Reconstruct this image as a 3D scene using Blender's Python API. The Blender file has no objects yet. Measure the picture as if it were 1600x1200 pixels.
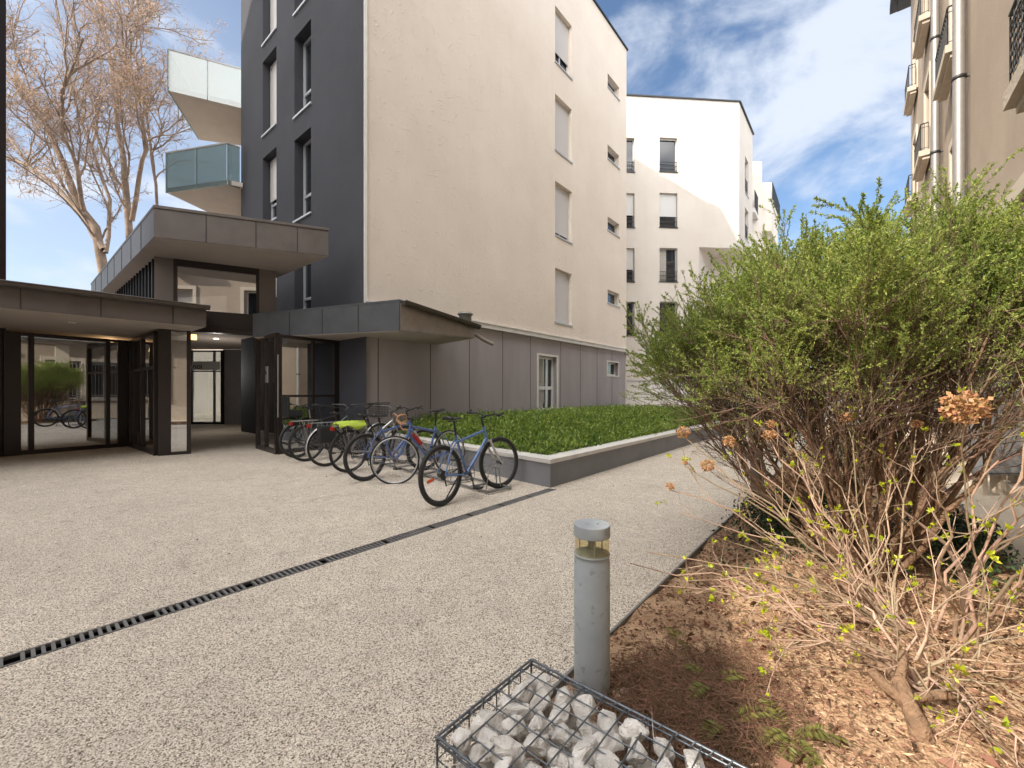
import bpy, math, random
import numpy as np
from mathutils import Vector, Matrix
random.seed(7); rng = np.random.default_rng(7)
scn = bpy.context.scene
COL = scn.collection
R = math.radians
H = 1.25; F = 656.0; HY = 613.0          # eye height, focal length and horizon of the 1600 px photograph
D1 = (0.637, 0.771); N1 = (0.771, -0.637); D2 = (-0.771, 0.637)

# ---------------------------------------------------------------- camera, sky, sun, exposure
cam_d = bpy.data.cameras.new('camera'); cam = bpy.data.objects.new('camera', cam_d); COL.objects.link(cam)
cam.location = (0, 0, H); cam.rotation_euler = (R(90), 0, 0)
cam_d.sensor_width = 36; cam_d.lens = 36 * F / 1600; cam_d.shift_y = 13 / 1600.0
cam_d.clip_start = 0.05; cam_d.clip_end = 3000
scn.camera = cam
SUN_AZ = Vector((-0.842, -0.54)); SUN_EL = 37.0
SUN = Vector((SUN_AZ.x * math.cos(R(SUN_EL)), SUN_AZ.y * math.cos(R(SUN_EL)), math.sin(R(SUN_EL)))).normalized()
sd = bpy.data.lights.new('sun', 'SUN'); so = bpy.data.objects.new('sun', sd); COL.objects.link(so)
sd.energy = 3.2; sd.angle = R(0.5); sd.color = (1.0, 0.90, 0.76)
so.rotation_euler = SUN.to_track_quat('Z', 'Y').to_euler(); so.location = (-20, -15, 30)
world = bpy.data.worlds.new('World'); scn.world = world; world.use_nodes = True
wt = world.node_tree; wt.nodes.clear()
def wn(t, **k):
    n = wt.nodes.new(t)
    for a, b in k.items(): setattr(n, a, b)
    return n
w_out = wn('ShaderNodeOutputWorld'); w_bg = wn('ShaderNodeBackground'); w_bg.inputs[1].default_value = 0.15
sky = wn('ShaderNodeTexSky', sky_type='NISHITA'); sky.sun_disc = False
sky.sun_elevation = R(SUN_EL); sky.sun_rotation = math.atan2(SUN.x, SUN.y) % (2 * math.pi)
sky.air_density = 1.0; sky.dust_density = 0.6; sky.ozone_density = 1.6
tc = wn('ShaderNodeTexCoord')
def wmath(op, a, b=None, c=None, clamp=False):
    n = wn('ShaderNodeMath', operation=op, use_clamp=clamp)
    for i, v in enumerate((a, b, c)):
        if v is None: continue
        if isinstance(v, (int, float)): n.inputs[i].default_value = v
        else: wt.links.new(v, n.inputs[i])
    return n.outputs[0]
def wdot(v):
    n = wn('ShaderNodeVectorMath', operation='DOT_PRODUCT'); wt.links.new(tc.outputs['Generated'], n.inputs[0])
    n.inputs[1].default_value = Vector(v).normalized(); return n.outputs['Value']
def wsmooth(v, a, b):
    n = wn('ShaderNodeMapRange', interpolation_type='SMOOTHSTEP'); wt.links.new(v, n.inputs[0])
    n.inputs[1].default_value = a; n.inputs[2].default_value = b; return n.outputs[0]
mp = wn('ShaderNodeMapping'); wt.links.new(tc.outputs['Generated'], mp.inputs[0]); mp.inputs['Scale'].default_value = (1, 1, 1.7)
nz = wn('ShaderNodeTexNoise'); wt.links.new(mp.outputs[0], nz.inputs[0]); nz.inputs['Scale'].default_value = 4.2
nz.inputs['Detail'].default_value = 9; nz.inputs['Roughness'].default_value = 0.56; nz.inputs['Distortion'].default_value = 0.35
noise = nz.outputs[0]
def cdir(px, py): return ((px - 800) / F, 1, (HY - py) / F)
big = wsmooth(wdot(cdir(1345, 215)), 0.945, 1.0)         # the white cloud over the gap on the right
wisp = wsmooth(wdot(cdir(1110, 95)), 0.955, 1.0)         # thin cloud higher up
left = wsmooth(wdot(cdir(60, 420)), 0.72, 1.0)           # milky sky low on the left
back = wsmooth(wdot((-0.35, -0.75, 0.75)), 0.12, 0.75)    # unseen bright cloud added behind and above the camera to fill the shaded court
m1 = wmath('ADD', wmath('MULTIPLY', big, 0.22), noise)
m2 = wmath('ADD', wmath('MULTIPLY', wisp, 0.15), m1)
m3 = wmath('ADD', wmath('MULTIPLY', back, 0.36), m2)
m4 = wmath('ADD', wmath('MULTIPLY', left, 0.14), m3)
cl = wmath('ADD', wsmooth(m4, 0.60, 0.86), wmath('MULTIPLY', left, 0.45), clamp=True)
ccol = wn('ShaderNodeMix', data_type='RGBA')
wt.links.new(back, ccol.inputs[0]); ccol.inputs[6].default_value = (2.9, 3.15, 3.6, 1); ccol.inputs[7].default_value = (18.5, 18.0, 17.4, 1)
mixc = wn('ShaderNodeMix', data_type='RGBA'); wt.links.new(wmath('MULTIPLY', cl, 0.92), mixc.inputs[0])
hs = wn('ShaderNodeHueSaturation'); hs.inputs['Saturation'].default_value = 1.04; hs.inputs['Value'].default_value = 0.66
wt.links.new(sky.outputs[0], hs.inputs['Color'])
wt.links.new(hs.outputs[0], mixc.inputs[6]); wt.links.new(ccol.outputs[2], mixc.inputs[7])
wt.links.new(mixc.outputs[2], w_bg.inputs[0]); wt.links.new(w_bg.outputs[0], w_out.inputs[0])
scn.view_settings.view_transform = 'Standard'; scn.view_settings.look = 'None'
scn.view_settings.gamma = 1; scn.view_settings.exposure = 1.0
scn.cycles.max_bounces = 8; scn.cycles.transparent_max_bounces = 16

# ---------------------------------------------------------------- helpers
def tag(o, label=None, cat=None, group=None, kind=None):
    if label: o['label'] = label
    if cat: o['category'] = cat
    if group: o['group'] = group
    if kind: o['kind'] = kind
    return o
def G(px, py, z=0.0):
    Y = (H - z) * F / (py - HY); return ((px - 800) / F * Y, Y, z)
def P(px, py, Y): return Vector(((px - 800) / F * Y, Y, H - (py - HY) / F * Y))
def SC(s, c, z=0.0): return (s * D1[0] + c * N1[0], s * D1[1] + c * N1[1], z)

class MB:
    def __init__(s): s.v = []; s.f = []; s.smooth = []
    def add(s, vs, fs, sm=False):
        b = len(s.v); s.v.extend([tuple(v) for v in vs]); s.f.extend([tuple(b + i for i in f) for f in fs]); s.smooth.extend([sm] * len(fs)); return s
    def quad(s, a, b, c, d): return s.add([a, b, c, d], [(0, 1, 2, 3)])
    def box(s, o, ux, uy, uz):
        o, ux, uy, uz = map(Vector, (o, ux, uy, uz))
        vs = [o, o + ux, o + ux + uy, o + uy, o + uz, o + ux + uz, o + ux + uy + uz, o + uy + uz]
        fl = [(0, 3, 2, 1), (4, 5, 6, 7), (0, 1, 5, 4), (1, 2, 6, 5), (2, 3, 7, 6), (3, 0, 4, 7)]
        if ux.cross(uy).dot(uz) < 0: fl = [f[::-1] for f in fl]
        return s.add(vs, fl)
    def cbox(s, c, sx, sy, sz, rz=0.0):
        ca, sa = math.cos(rz), math.sin(rz); ux = Vector((ca * sx, sa * sx, 0)); uy = Vector((-sa * sy, ca * sy, 0)); uz = Vector((0, 0, sz))
        return s.box(Vector(c) - ux / 2 - uy / 2 - uz / 2, ux, uy, uz)
    def prism(s, poly, z0, z1):
        n = len(poly); area = sum(poly[i][0] * poly[(i + 1) % n][1] - poly[(i + 1) % n][0] * poly[i][1] for i in range(n))
        if area < 0: poly = poly[::-1]; 
        g0 = z0 if callable(z0) else (lambda p: z0); g1 = z1 if callable(z1) else (lambda p: z1)
        vs = [(p[0], p[1], g0(p)) for p in poly] + [(p[0], p[1], g1(p)) for p in poly]
        fs = [tuple(range(n))[::-1], tuple(range(n, 2 * n))] + [(i, (i + 1) % n, n + (i + 1) % n, n + i) for i in range(n)]
        return s.add(vs, fs)
    def tube(s, pts, r, n=8, cap=True, sm=True):
        pts = [Vector(p) for p in pts]; rs = r if hasattr(r, '__len__') else [r] * len(pts)
        vs = []; fs = []; up = None
        for i, p in enumerate(pts):
            t = (pts[min(i + 1, len(pts) - 1)] - pts[max(i - 1, 0)]).normalized()
            if up is None: up = Vector((0, 0, 1)) if abs(t.z) < .9 else Vector((1, 0, 0))
            a = (up - t * up.dot(t)).normalized(); up = a; b = t.cross(a)
            for k in range(n):
                q = 2 * math.pi * k / n; vs.append(p + (a * math.cos(q) + b * math.sin(q)) * rs[i])
        for i in range(len(pts) - 1):
            for k in range(n):
                k2 = (k + 1) % n; fs.append((i * n + k, i * n + k2, (i + 1) * n + k2, (i + 1) * n + k))
        s.add(vs, fs, sm)
        if cap:
            s.add(vs[:n], [tuple(range(n))[::-1]]); s.add(vs[-n:], [tuple(range(n))])
        return s
    def lathe(s, prof, c=(0, 0, 0), n=32, sm=True, axis='z'):
        c = Vector(c); vs = []; m = len(prof)
        for k in range(n):
            q = 2 * math.pi * k / n
            for (r, h) in prof:
                v = (r * math.cos(q), r * math.sin(q), h) if axis == 'z' else (r * math.cos(q), h, r * math.sin(q))
                vs.append(c + Vector(v))
        fs = []
        for k in range(n):
            k2 = (k + 1) % n
            for j in range(m - 1):
                f = (k * m + j, k2 * m + j, k2 * m + j + 1, k * m + j + 1)
                fs.append(f if axis == 'z' else f[::-1])
        return s.add(vs, fs, sm)
    def torus(s, c, Rr, r, n=48, m=8, sq=1.0):
        prof = [(Rr + r * math.cos(2 * math.pi * j / m), r * sq * math.sin(2 * math.pi * j / m)) for j in range(m + 1)]
        return s.lathe(prof, c, n, True, 'y')
    def ell(s, c, rx, ry, rz, n=16, m=10):
        vs = []; fs = []; c = Vector(c)
        for i in range(m + 1):
            t = math.pi * i / m
            for k in range(n):
                q = 2 * math.pi * k / n; vs.append(c + Vector((rx * math.sin(t) * math.cos(q), ry * math.sin(t) * math.sin(q), rz * math.cos(t))))
        for i in range(m):
            for k in range(n):
                k2 = (k + 1) % n; fs.append((i * n + k, (i + 1) * n + k, (i + 1) * n + k2, i * n + k2))
        return s.add(vs, fs, True)
    def build(s, name, mat, parent=None, bevel=0.0, loc=None):
        me = bpy.data.meshes.new(name); me.from_pydata(s.v, [], s.f)
        if any(s.smooth): me.polygons.foreach_set('use_smooth', s.smooth)
        me.materials.append(mat); me.update()
        o = bpy.data.objects.new(name, me); COL.objects.link(o)
        if parent is not None:
            o.parent = parent
        if loc: o.location = loc
        if bevel > 0:
            b = o.modifiers.new('bevel', 'BEVEL'); b.width = bevel; b.segments = 2; b.limit_method = 'ANGLE'; b.angle_limit = R(40)
        return o

def np_mesh(name, V, Fa, mats, parent=None, smooth=False, matidx=None):
    """V (n,3), Fa (m,k) all faces of k corners"""
    me = bpy.data.meshes.new(name); m, k = Fa.shape
    me.vertices.add(len(V)); me.vertices.foreach_set('co', np.ascontiguousarray(V, np.float32).ravel())
    me.loops.add(m * k); me.loops.foreach_set('vertex_index', np.ascontiguousarray(Fa, np.int32).ravel())
    me.polygons.add(m); me.polygons.foreach_set('loop_start', np.arange(0, m * k, k, dtype=np.int32))
    try: me.polygons.foreach_set('loop_total', np.full(m, k, np.int32))
    except Exception: pass
    if smooth: me.polygons.foreach_set('use_smooth', np.ones(m, bool))
    for mt in (mats if isinstance(mats, (list, tuple)) else [mats]): me.materials.append(mt)
    if matidx is not None: me.polygons.foreach_set('material_index', matidx.astype(np.int32))
    me.update(calc_edges=True); me.validate()
    o = bpy.data.objects.new(name, me); COL.objects.link(o)
    if parent is not None: o.parent = parent
    return o
def tubes_np(Pl, Rd, m=4):
    """Pl (N,K,3) polylines, Rd (N,K) radii -> verts, quads"""
    N, K, _ = Pl.shape
    T = np.empty_like(Pl); T[:, 1:-1] = Pl[:, 2:] - Pl[:, :-2]; T[:, 0] = Pl[:, 1] - Pl[:, 0]; T[:, -1] = Pl[:, -1] - Pl[:, -2]
    T /= np.linalg.norm(T, axis=2, keepdims=True) + 1e-9
    ref = np.where(np.abs(T[:, :1, 2:3]) < .9, np.array([0, 0, 1.]), np.array([1., 0, 0])); ref = np.repeat(ref, K, 1)
    A = np.cross(T, ref); A /= np.linalg.norm(A, axis=2, keepdims=True) + 1e-9; B = np.cross(T, A)
    q = np.arange(m) * 2 * np.pi / m
    V = Pl[:, :, None] + Rd[:, :, None, None] * (A[:, :, None] * np.cos(q)[None, None, :, None] + B[:, :, None] * np.sin(q)[None, None, :, None])
    idx = np.arange(N * K * m).reshape(N, K, m); nx = np.roll(idx, -1, 2)
    Q = np.stack([idx[:, :-1], nx[:, :-1], nx[:, 1:], idx[:, 1:]], -1).reshape(-1, 4)
    return V.reshape(-1, 3), Q
def cat_mesh(parts):
    Vs = []; Fs = []; b = 0
    for V, Q in parts: Vs.append(V); Fs.append(Q + b); b += len(V)
    return np.concatenate(Vs), np.concatenate(Fs)
def unit(a): return a / (np.linalg.norm(a, axis=-1, keepdims=True) + 1e-9)
def sample_pl(Pl, i, t):
    """point, tangent on polyline i at t in 0..1"""
    K = Pl.shape[1]; x = np.clip(t, 0, .9999) * (K - 1); j = x.astype(int); fr = (x - j)[:, None]
    a = Pl[i, j]; b = Pl[i, j + 1]; return a * (1 - fr) + b * fr, unit(b - a)
def grow(Pl, Rd, per, tr, ang, ln, K, rad, up=0.0, wob=0.12, droop=0.0, flat=None):
    """children of every polyline: per each, at parameters tr, at angle ang, of length ln (ranges)"""
    N = len(Pl); i = np.repeat(np.arange(N), per); n = len(i)
    t = rng.uniform(tr[0], tr[1], n); p0, tg = sample_pl(Pl, i, t)
    rnd = unit(rng.normal(size=(n, 3))); side = unit(rnd - tg * np.sum(rnd * tg, 1, keepdims=True))
    a = rng.uniform(ang[0], ang[1], n)[:, None]
    d = unit(tg * np.cos(a) + side * np.sin(a) + np.array([0, 0, up]))
    L = rng.uniform(ln[0], ln[1], n)[:, None] * (1.15 - .4 * t[:, None])
    out = np.empty((n, K, 3)); out[:, 0] = p0; dd = d
    for k in range(1, K):
        dd = unit(dd + rng.normal(size=(n, 3)) * wob + np.array([0, 0, up * .25 - droop * k / K]))
        out[:, k] = out[:, k - 1] + dd * L / (K - 1)
    pr = Rd[i, np.clip((t * (Rd.shape[1] - 1)).astype(int), 0, Rd.shape[1] - 1)]
    r0 = np.minimum(rad, pr * .8)[:, None]; rr = r0 * np.linspace(1, .4, K)[None]
    return out, rr
def leaves_np(C, D, size, width=.4, bend=0.0):
    """rhombic leaves at C pointing along D; size (n,)"""
    n = len(C); rnd = unit(rng.normal(size=(n, 3))); S = unit(np.cross(D, rnd)); s = size[:, None]
    a = C; b = C + D * s * .45 + S * s * width * .5; c = C + D * s; d = C + D * s * .45 - S * s * width * .5
    if bend:
        nrm = np.cross(D, S); b = b + nrm * s * bend; d = d + nrm * s * bend
    V = np.stack([a, b, c, d], 1).reshape(-1, 3); return V, np.arange(n * 4).reshape(n, 4)

# ---------------------------------------------------------------- materials
def mat(name, col, rough=0.6, metal=0.0, var=0.0, vscale=3.0, bump=0.0, bscale=40.0, spec=0.5, col2=None, island=0.0, emit=None, trans=0.0, coat=0.0, detail=6, streak=0.0, bdist=0.02):
    m = bpy.data.materials.new(name); m.use_nodes = True; nt = m.node_tree; b = nt.nodes['Principled BSDF']; L = nt.links.new
    b.inputs['Base Color'].default_value = (*col, 1); b.inputs['Roughness'].default_value = rough; b.inputs['Metallic'].default_value = metal
    b.inputs['Specular IOR Level'].default_value = spec
    if coat: b.inputs['Coat Weight'].default_value = coat
    geo = nt.nodes.new('ShaderNodeNewGeometry'); src = None
    if var or col2:
        n = nt.nodes.new('ShaderNodeTexNoise'); n.inputs['Scale'].default_value = vscale; n.inputs['Detail'].default_value = detail; n.inputs['Roughness'].default_value = .6
        if streak:
            mpn = nt.nodes.new('ShaderNodeMapping'); mpn.inputs['Scale'].default_value = (1, 1, streak); L(geo.outputs['Position'], mpn.inputs[0]); L(mpn.outputs[0], n.inputs['Vector'])
        else: L(geo.outputs['Position'], n.inputs['Vector'])
        mr = nt.nodes.new('ShaderNodeMapRange'); L(n.outputs[0], mr.inputs[0]); mr.inputs[1].default_value = .3; mr.inputs[2].default_value = .7
        mx = nt.nodes.new('ShaderNodeMix'); mx.data_type = 'RGBA'; L(mr.outputs[0], mx.inputs[0])
        c2 = col2 if col2 else tuple(min(1, c * (1 + var)) for c in col); c1 = col if col2 else tuple(c * (1 - var) for c in col)
        mx.inputs[6].default_value = (*c1, 1); mx.inputs[7].default_value = (*c2, 1); src = mx.outputs[2]
    if island:
        hsv = nt.nodes.new('ShaderNodeHueSaturation')
        if src: L(src, hsv.inputs['Color'])
        else: hsv.inputs['Color'].default_value = (*col, 1)
        mr = nt.nodes.new('ShaderNodeMapRange'); L(geo.outputs['Random Per Island'], mr.inputs[0]); mr.inputs[3].default_value = 1 - island; mr.inputs[4].default_value = 1 + island
        L(mr.outputs[0], hsv.inputs['Value'])
        mu = nt.nodes.new('ShaderNodeMath'); mu.operation = 'MULTIPLY_ADD'; L(geo.outputs['Random Per Island'], mu.inputs[0]); mu.inputs[1].default_value = -.05; mu.inputs[2].default_value = .525
        L(mu.outputs[0], hsv.inputs['Hue']); src = hsv.outputs[0]
    if src: L(src, b.inputs['Base Color'])
    if bump:
        n = nt.nodes.new('ShaderNodeTexNoise'); n.inputs['Scale'].default_value = bscale; n.inputs['Detail'].default_value = 5; L(geo.outputs['Position'], n.inputs['Vector'])
        bp = nt.nodes.new('ShaderNodeBump'); bp.inputs['Strength'].default_value = bump; bp.inputs['Distance'].default_value = bdist; L(n.outputs[0], bp.inputs['Height']); L(bp.outputs[0], b.inputs['Normal'])
    if emit: b.inputs['Emission Color'].default_value = (*emit[:3], 1); b.inputs['Emission Strength'].default_value = emit[3]
    if trans:
        tr = nt.nodes.new('ShaderNodeBsdfTranslucent'); mx = nt.nodes.new('ShaderNodeMixShader'); mx.inputs[0].default_value = trans
        if src: L(src, tr.inputs[0])
        else: tr.inputs[0].default_value = (*col, 1)
        L(b.outputs[0], mx.inputs[1]); L(tr.outputs[0], mx.inputs[2]); L(mx.outputs[0], nt.nodes['Material Output'].inputs[0])
    return m
def glass_mat(name, tint=(.55, .6, .6), refl=.3, rough=0.0):
    m = bpy.data.materials.new(name); m.use_nodes = True; nt = m.node_tree; nt.nodes.clear(); L = nt.links.new
    o = nt.nodes.new('ShaderNodeOutputMaterial'); g = nt.nodes.new('ShaderNodeBsdfGlossy'); g.inputs['Roughness'].default_value = rough; g.inputs[0].default_value = (.95, .97, 1, 1)
    t = nt.nodes.new('ShaderNodeBsdfTransparent'); t.inputs[0].default_value = (*tint, 1)
    lw = nt.nodes.new('ShaderNodeLayerWeight'); lw.inputs[0].default_value = .5; pw = nt.nodes.new('ShaderNodeMath'); pw.operation = 'POWER'; L(lw.outputs['Facing'], pw.inputs[0]); pw.inputs[1].default_value = 3.5
    mr = nt.nodes.new('ShaderNodeMapRange'); L(pw.outputs[0], mr.inputs[0]); mr.inputs[3].default_value = refl; mr.inputs[4].default_value = 1
    mx = nt.nodes.new('ShaderNodeMixShader'); L(mr.outputs[0], mx.inputs[0]); L(t.outputs[0], mx.inputs[1]); L(g.outputs[0], mx.inputs[2]); L(mx.outputs[0], o.inputs[0]); return m
def frosted_mat(name, col):
    m = bpy.data.materials.new(name); m.use_nodes = True; nt = m.node_tree; nt.nodes.clear(); L = nt.links.new
    o = nt.nodes.new('ShaderNodeOutputMaterial'); g = nt.nodes.new('ShaderNodeBsdfGlossy'); g.inputs['Roughness'].default_value = .08
    t = nt.nodes.new('ShaderNodeBsdfTranslucent'); t.inputs[0].default_value = (*col, 1); d = nt.nodes.new('ShaderNodeBsdfDiffuse'); d.inputs[0].default_value = (*col, 1)
    tr = nt.nodes.new('ShaderNodeBsdfTransparent'); tr.inputs[0].default_value = (.8, .9, .88, 1)
    a = nt.nodes.new('ShaderNodeMixShader'); a.inputs[0].default_value = .65; L(t.outputs[0], a.inputs[1]); L(d.outputs[0], a.inputs[2])
    b = nt.nodes.new('ShaderNodeMixShader'); b.inputs[0].default_value = .45; L(a.outputs[0], b.inputs[1]); L(tr.outputs[0], b.inputs[2])
    c = nt.nodes.new('ShaderNodeMixShader'); c.inputs[0].default_value = .15; L(b.outputs[0], c.inputs[1]); L(g.outputs[0], c.inputs[2]); L(c.outputs[0], o.inputs[0]); return m
def stucco(name, c1, c2, crack=0.5):
    """render with large cloudy tone, faint trowel scars and a fine grain"""
    m = mat(name, c1, .9, col2=c2, vscale=.55, detail=9, spec=.2); nt = m.node_tree; L = nt.links.new; b = nt.nodes['Principled BSDF']
    geo = nt.nodes.new('ShaderNodeNewGeometry')
    ms = nt.nodes.new('ShaderNodeMapping'); ms.inputs['Scale'].default_value = (1, 1, .07); L(geo.outputs['Position'], ms.inputs[0]); nS = nt.nodes.new('ShaderNodeTexNoise'); nS.inputs['Scale'].default_value = 5; nS.inputs['Detail'].default_value = 8; nS.inputs['Roughness'].default_value = .7; L(ms.outputs[0], nS.inputs['Vector'])
    rS = nt.nodes.new('ShaderNodeMapRange'); L(nS.outputs[0], rS.inputs[0]); rS.inputs[1].default_value = .5; rS.inputs[2].default_value = .75; rS.inputs[3].default_value = 1; rS.inputs[4].default_value = .965
    vS = nt.nodes.new('ShaderNodeVectorMath'); vS.operation = 'SCALE'; L(b.inputs['Base Color'].links[0].from_socket, vS.inputs[0]); L(rS.outputs[0], vS.inputs['Scale']); L(vS.outputs[0], b.inputs['Base Color'])
    n1 = nt.nodes.new('ShaderNodeTexNoise'); n1.inputs['Scale'].default_value = 90; n1.inputs['Detail'].default_value = 3; L(geo.outputs['Position'], n1.inputs['Vector'])
    mp = nt.nodes.new('ShaderNodeMapping'); mp.inputs['Scale'].default_value = (1, 1, 1.3); mp.inputs['Rotation'].default_value = (.5, .3, .2); L(geo.outputs['Position'], mp.inputs[0])
    n2 = nt.nodes.new('ShaderNodeTexNoise'); n2.inputs['Scale'].default_value = 5.5; n2.inputs['Detail'].default_value = 4; n2.inputs['Distortion'].default_value = 1.6; L(mp.outputs[0], n2.inputs['Vector'])
    r = nt.nodes.new('ShaderNodeMapRange'); L(n2.outputs[0], r.inputs[0]); r.inputs[1].default_value = .60; r.inputs[2].default_value = .66
    ad = nt.nodes.new('ShaderNodeMath'); ad.operation = 'MULTIPLY_ADD'; L(r.outputs[0], ad.inputs[0]); ad.inputs[1].default_value = crack; L(n1.outputs[0], ad.inputs[2])
    bp = nt.nodes.new('ShaderNodeBump'); bp.inputs['Strength'].default_value = .55; bp.inputs['Distance'].default_value = .012; L(ad.outputs[0], bp.inputs['Height']); L(bp.outputs[0], b.inputs['Normal'])
    return m
M = {}
M['beige'] = stucco('beige_render', (.70, .62, .535), (.77, .70, .62), 1.3)
M['cream'] = stucco('white_render', (.59, .545, .49), (.65, .61, .56), .2)
M['slate'] = stucco('dark_slate_render', (.050, .051, .060), (.064, .065, .076), .25)
M['grey_wall'] = mat('grey_cement_panel', (.325, .292, .298), .85, var=.10, vscale=1.8, bump=.3, bscale=60, streak=.25)
M['plinth'] = mat('pale_plinth', (.62, .60, .57), .8, var=.05, bump=.2)
M['tan'] = stucco('tan_render', (.36, .295, .235), (.45, .375, .30), .5)
M['tancream'] = mat('cream_surround', (.56, .49, .40), .8, var=.06, bump=.2)
M['stone_dress'] = mat('stone_dressing', (.50, .43, .35), .85, var=.12, vscale=6, bump=.5, bscale=30)
M['planter'] = mat('grey_planter_render', (.20, .205, .22), .8, var=.10, vscale=2.5, bump=.2, bscale=70)
M['cap'] = mat('pale_stone_coping', (.60, .58, .55), .7, var=.10, vscale=4, bump=.15)
M['frame_dark'] = mat('brown_black_aluminium', (.030, .023, .022), .38, metal=.3)
M['fascia'] = mat('brown_zinc_sheet', (.105, .088, .080), .5, metal=.08, var=.16, vscale=3, bump=.10, bscale=4, bdist=.05)
M['fascia_grey'] = mat('slate_zinc_sheet', (.085, .090, .098), .5, metal=.15, var=.15, vscale=3, bump=.10, bscale=4, bdist=.05)
M['gutter_dark'] = mat('dark_zinc_gutter', (.085, .072, .064), .4, metal=.3, var=.2, vscale=6)
M['gutter'] = mat('weathered_gutter', (.24, .205, .175), .5, metal=.2, var=.15, vscale=6)
M['seam'] = mat('dark_seam', (.02, .018, .017), .6)
M['soffit'] = mat('soffit_board', (.40, .35, .31), .8, var=.05)
M['clad'] = mat('dark_standing_seam', (.02, .019, .021), .5, metal=.2)
M['panel'] = mat('taupe_panel', (.15, .125, .11), .6, var=.06)
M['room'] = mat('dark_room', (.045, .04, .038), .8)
M['pvc'] = mat('white_upvc', (.62, .62, .61), .4)
M['pvc_grey'] = mat('grey_upvc', (.42, .44, .47), .4)
M['shutter'] = mat('roller_shutter', (.58, .56, .54), .5)
M['pane'] = mat('window_pane', (.022, .026, .032), .04, spec=1.0)
M['curtain'] = mat('net_curtain', (.35, .33, .30), .9, var=.2, vscale=20)
M['rail'] = mat('dark_rail', (.035, .037, .042), .45, metal=.5)
M['glass'] = glass_mat('door_glass', (.5, .53, .53), .48)
M['glass_up'] = glass_mat('clerestory_glass', (.2, .2, .2), .7)
M['mirror'] = glass_mat('mirror_glass', (.3, .3, .3), .65, .02)
M['frost'] = frosted_mat('frosted_glass', (.22, .28, .275))
M['zinc'] = mat('galvanised_pipe', (.30, .29, .28), .5, metal=.5, var=.08, vscale=8)
M['steel'] = mat('grey_steel_edge', (.20, .195, .19), .6, metal=.3, var=.2)
M['slab'] = mat('balcony_soffit', (.40, .35, .31), .8, var=.05)
M['iron'] = mat('cast_iron_rail', (.05, .05, .052), .5, metal=.6)
M['wire'] = mat('galvanised_wire', (.17, .19, .215), .42, metal=.7, var=.2, vscale=30)
M['lamp'] = mat('warm_lamp', (1, .6, .2), .5, emit=(1, .55, .16, 2.2))
M['black'] = mat('black_plastic', (.018, .018, .02), .5)
M['rubber'] = mat('tyre_rubber', (.022, .022, .022), .75)
M['chrome'] = mat('silver_rim', (.55, .55, .56), .3, metal=.8)
M['darkrim'] = mat('dark_rim', (.10, .10, .105), .4, metal=.7)
M['spoke'] = mat('spoke_steel', (.42, .42, .43), .35, metal=.8)
M['red'] = mat('red_reflector', (.36, .025, .02), .3)
M['orange'] = mat('orange_reflector', (.85, .12, .02), .25)
M['hivis'] = mat('hi_vis_cloth', (.40, .52, .05), .7, bump=.5, bscale=25)
M['tape'] = mat('tan_bar_tape', (.40, .22, .12), .7)
M['bluepaint'] = mat('blue_bicycle_paint', (.10, .19, .42), .28, metal=.2, coat=.6)
M['bluepaint_b'] = mat('deep_blue_bicycle_paint', (.07, .13, .34), .28, coat=.6)
M['blackpaint'] = mat('black_bicycle_paint', (.02, .02, .022), .28, coat=.5)
M['silverpaint'] = mat('silver_bicycle_paint', (.42, .42, .42), .3, metal=.7)
M['greenpaint'] = mat('dark_green_bicycle_paint', (.03, .055, .045), .3, coat=.5)
M['marble'] = mat('white_marble_stone', (.44, .41, .375), .75, col2=(.86, .825, .78), vscale=14, bump=.8, bscale=35, detail=9)
M['flatstone'] = mat('buff_flat_stone', (.50, .39, .29), .85, var=.2, vscale=18, bump=.5, bscale=50)

def make_bollard_mat():
    m = mat('weathered_grey_paint', (.36, .395, .42), .55, metal=.0, var=.10, vscale=9, detail=10); nt = m.node_tree; L = nt.links.new; b = nt.nodes['Principled BSDF']
    geo = nt.nodes.new('ShaderNodeNewGeometry'); n = nt.nodes.new('ShaderNodeTexNoise'); n.inputs['Scale'].default_value = 26; n.inputs['Detail'].default_value = 8; L(geo.outputs['Position'], n.inputs['Vector'])
    mr = nt.nodes.new('ShaderNodeMapRange'); L(n.outputs[0], mr.inputs[0]); mr.inputs[1].default_value = .60; mr.inputs[2].default_value = .66
    mx = nt.nodes.new('ShaderNodeMix'); mx.data_type = 'RGBA'; old = b.inputs['Base Color'].links[0].from_socket
    ml = nt.nodes.new('ShaderNodeMath'); ml.operation = 'MULTIPLY'; ml.inputs[1].default_value = .45; L(mr.outputs[0], ml.inputs[0]); L(ml.outputs[0], mx.inputs[0]); L(old, mx.inputs[6]); mx.inputs[7].default_value = (.20, .19, .17, 1); L(mx.outputs[2], b.inputs['Base Color'])
    return m
M['bollard'] = make_bollard_mat()
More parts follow.
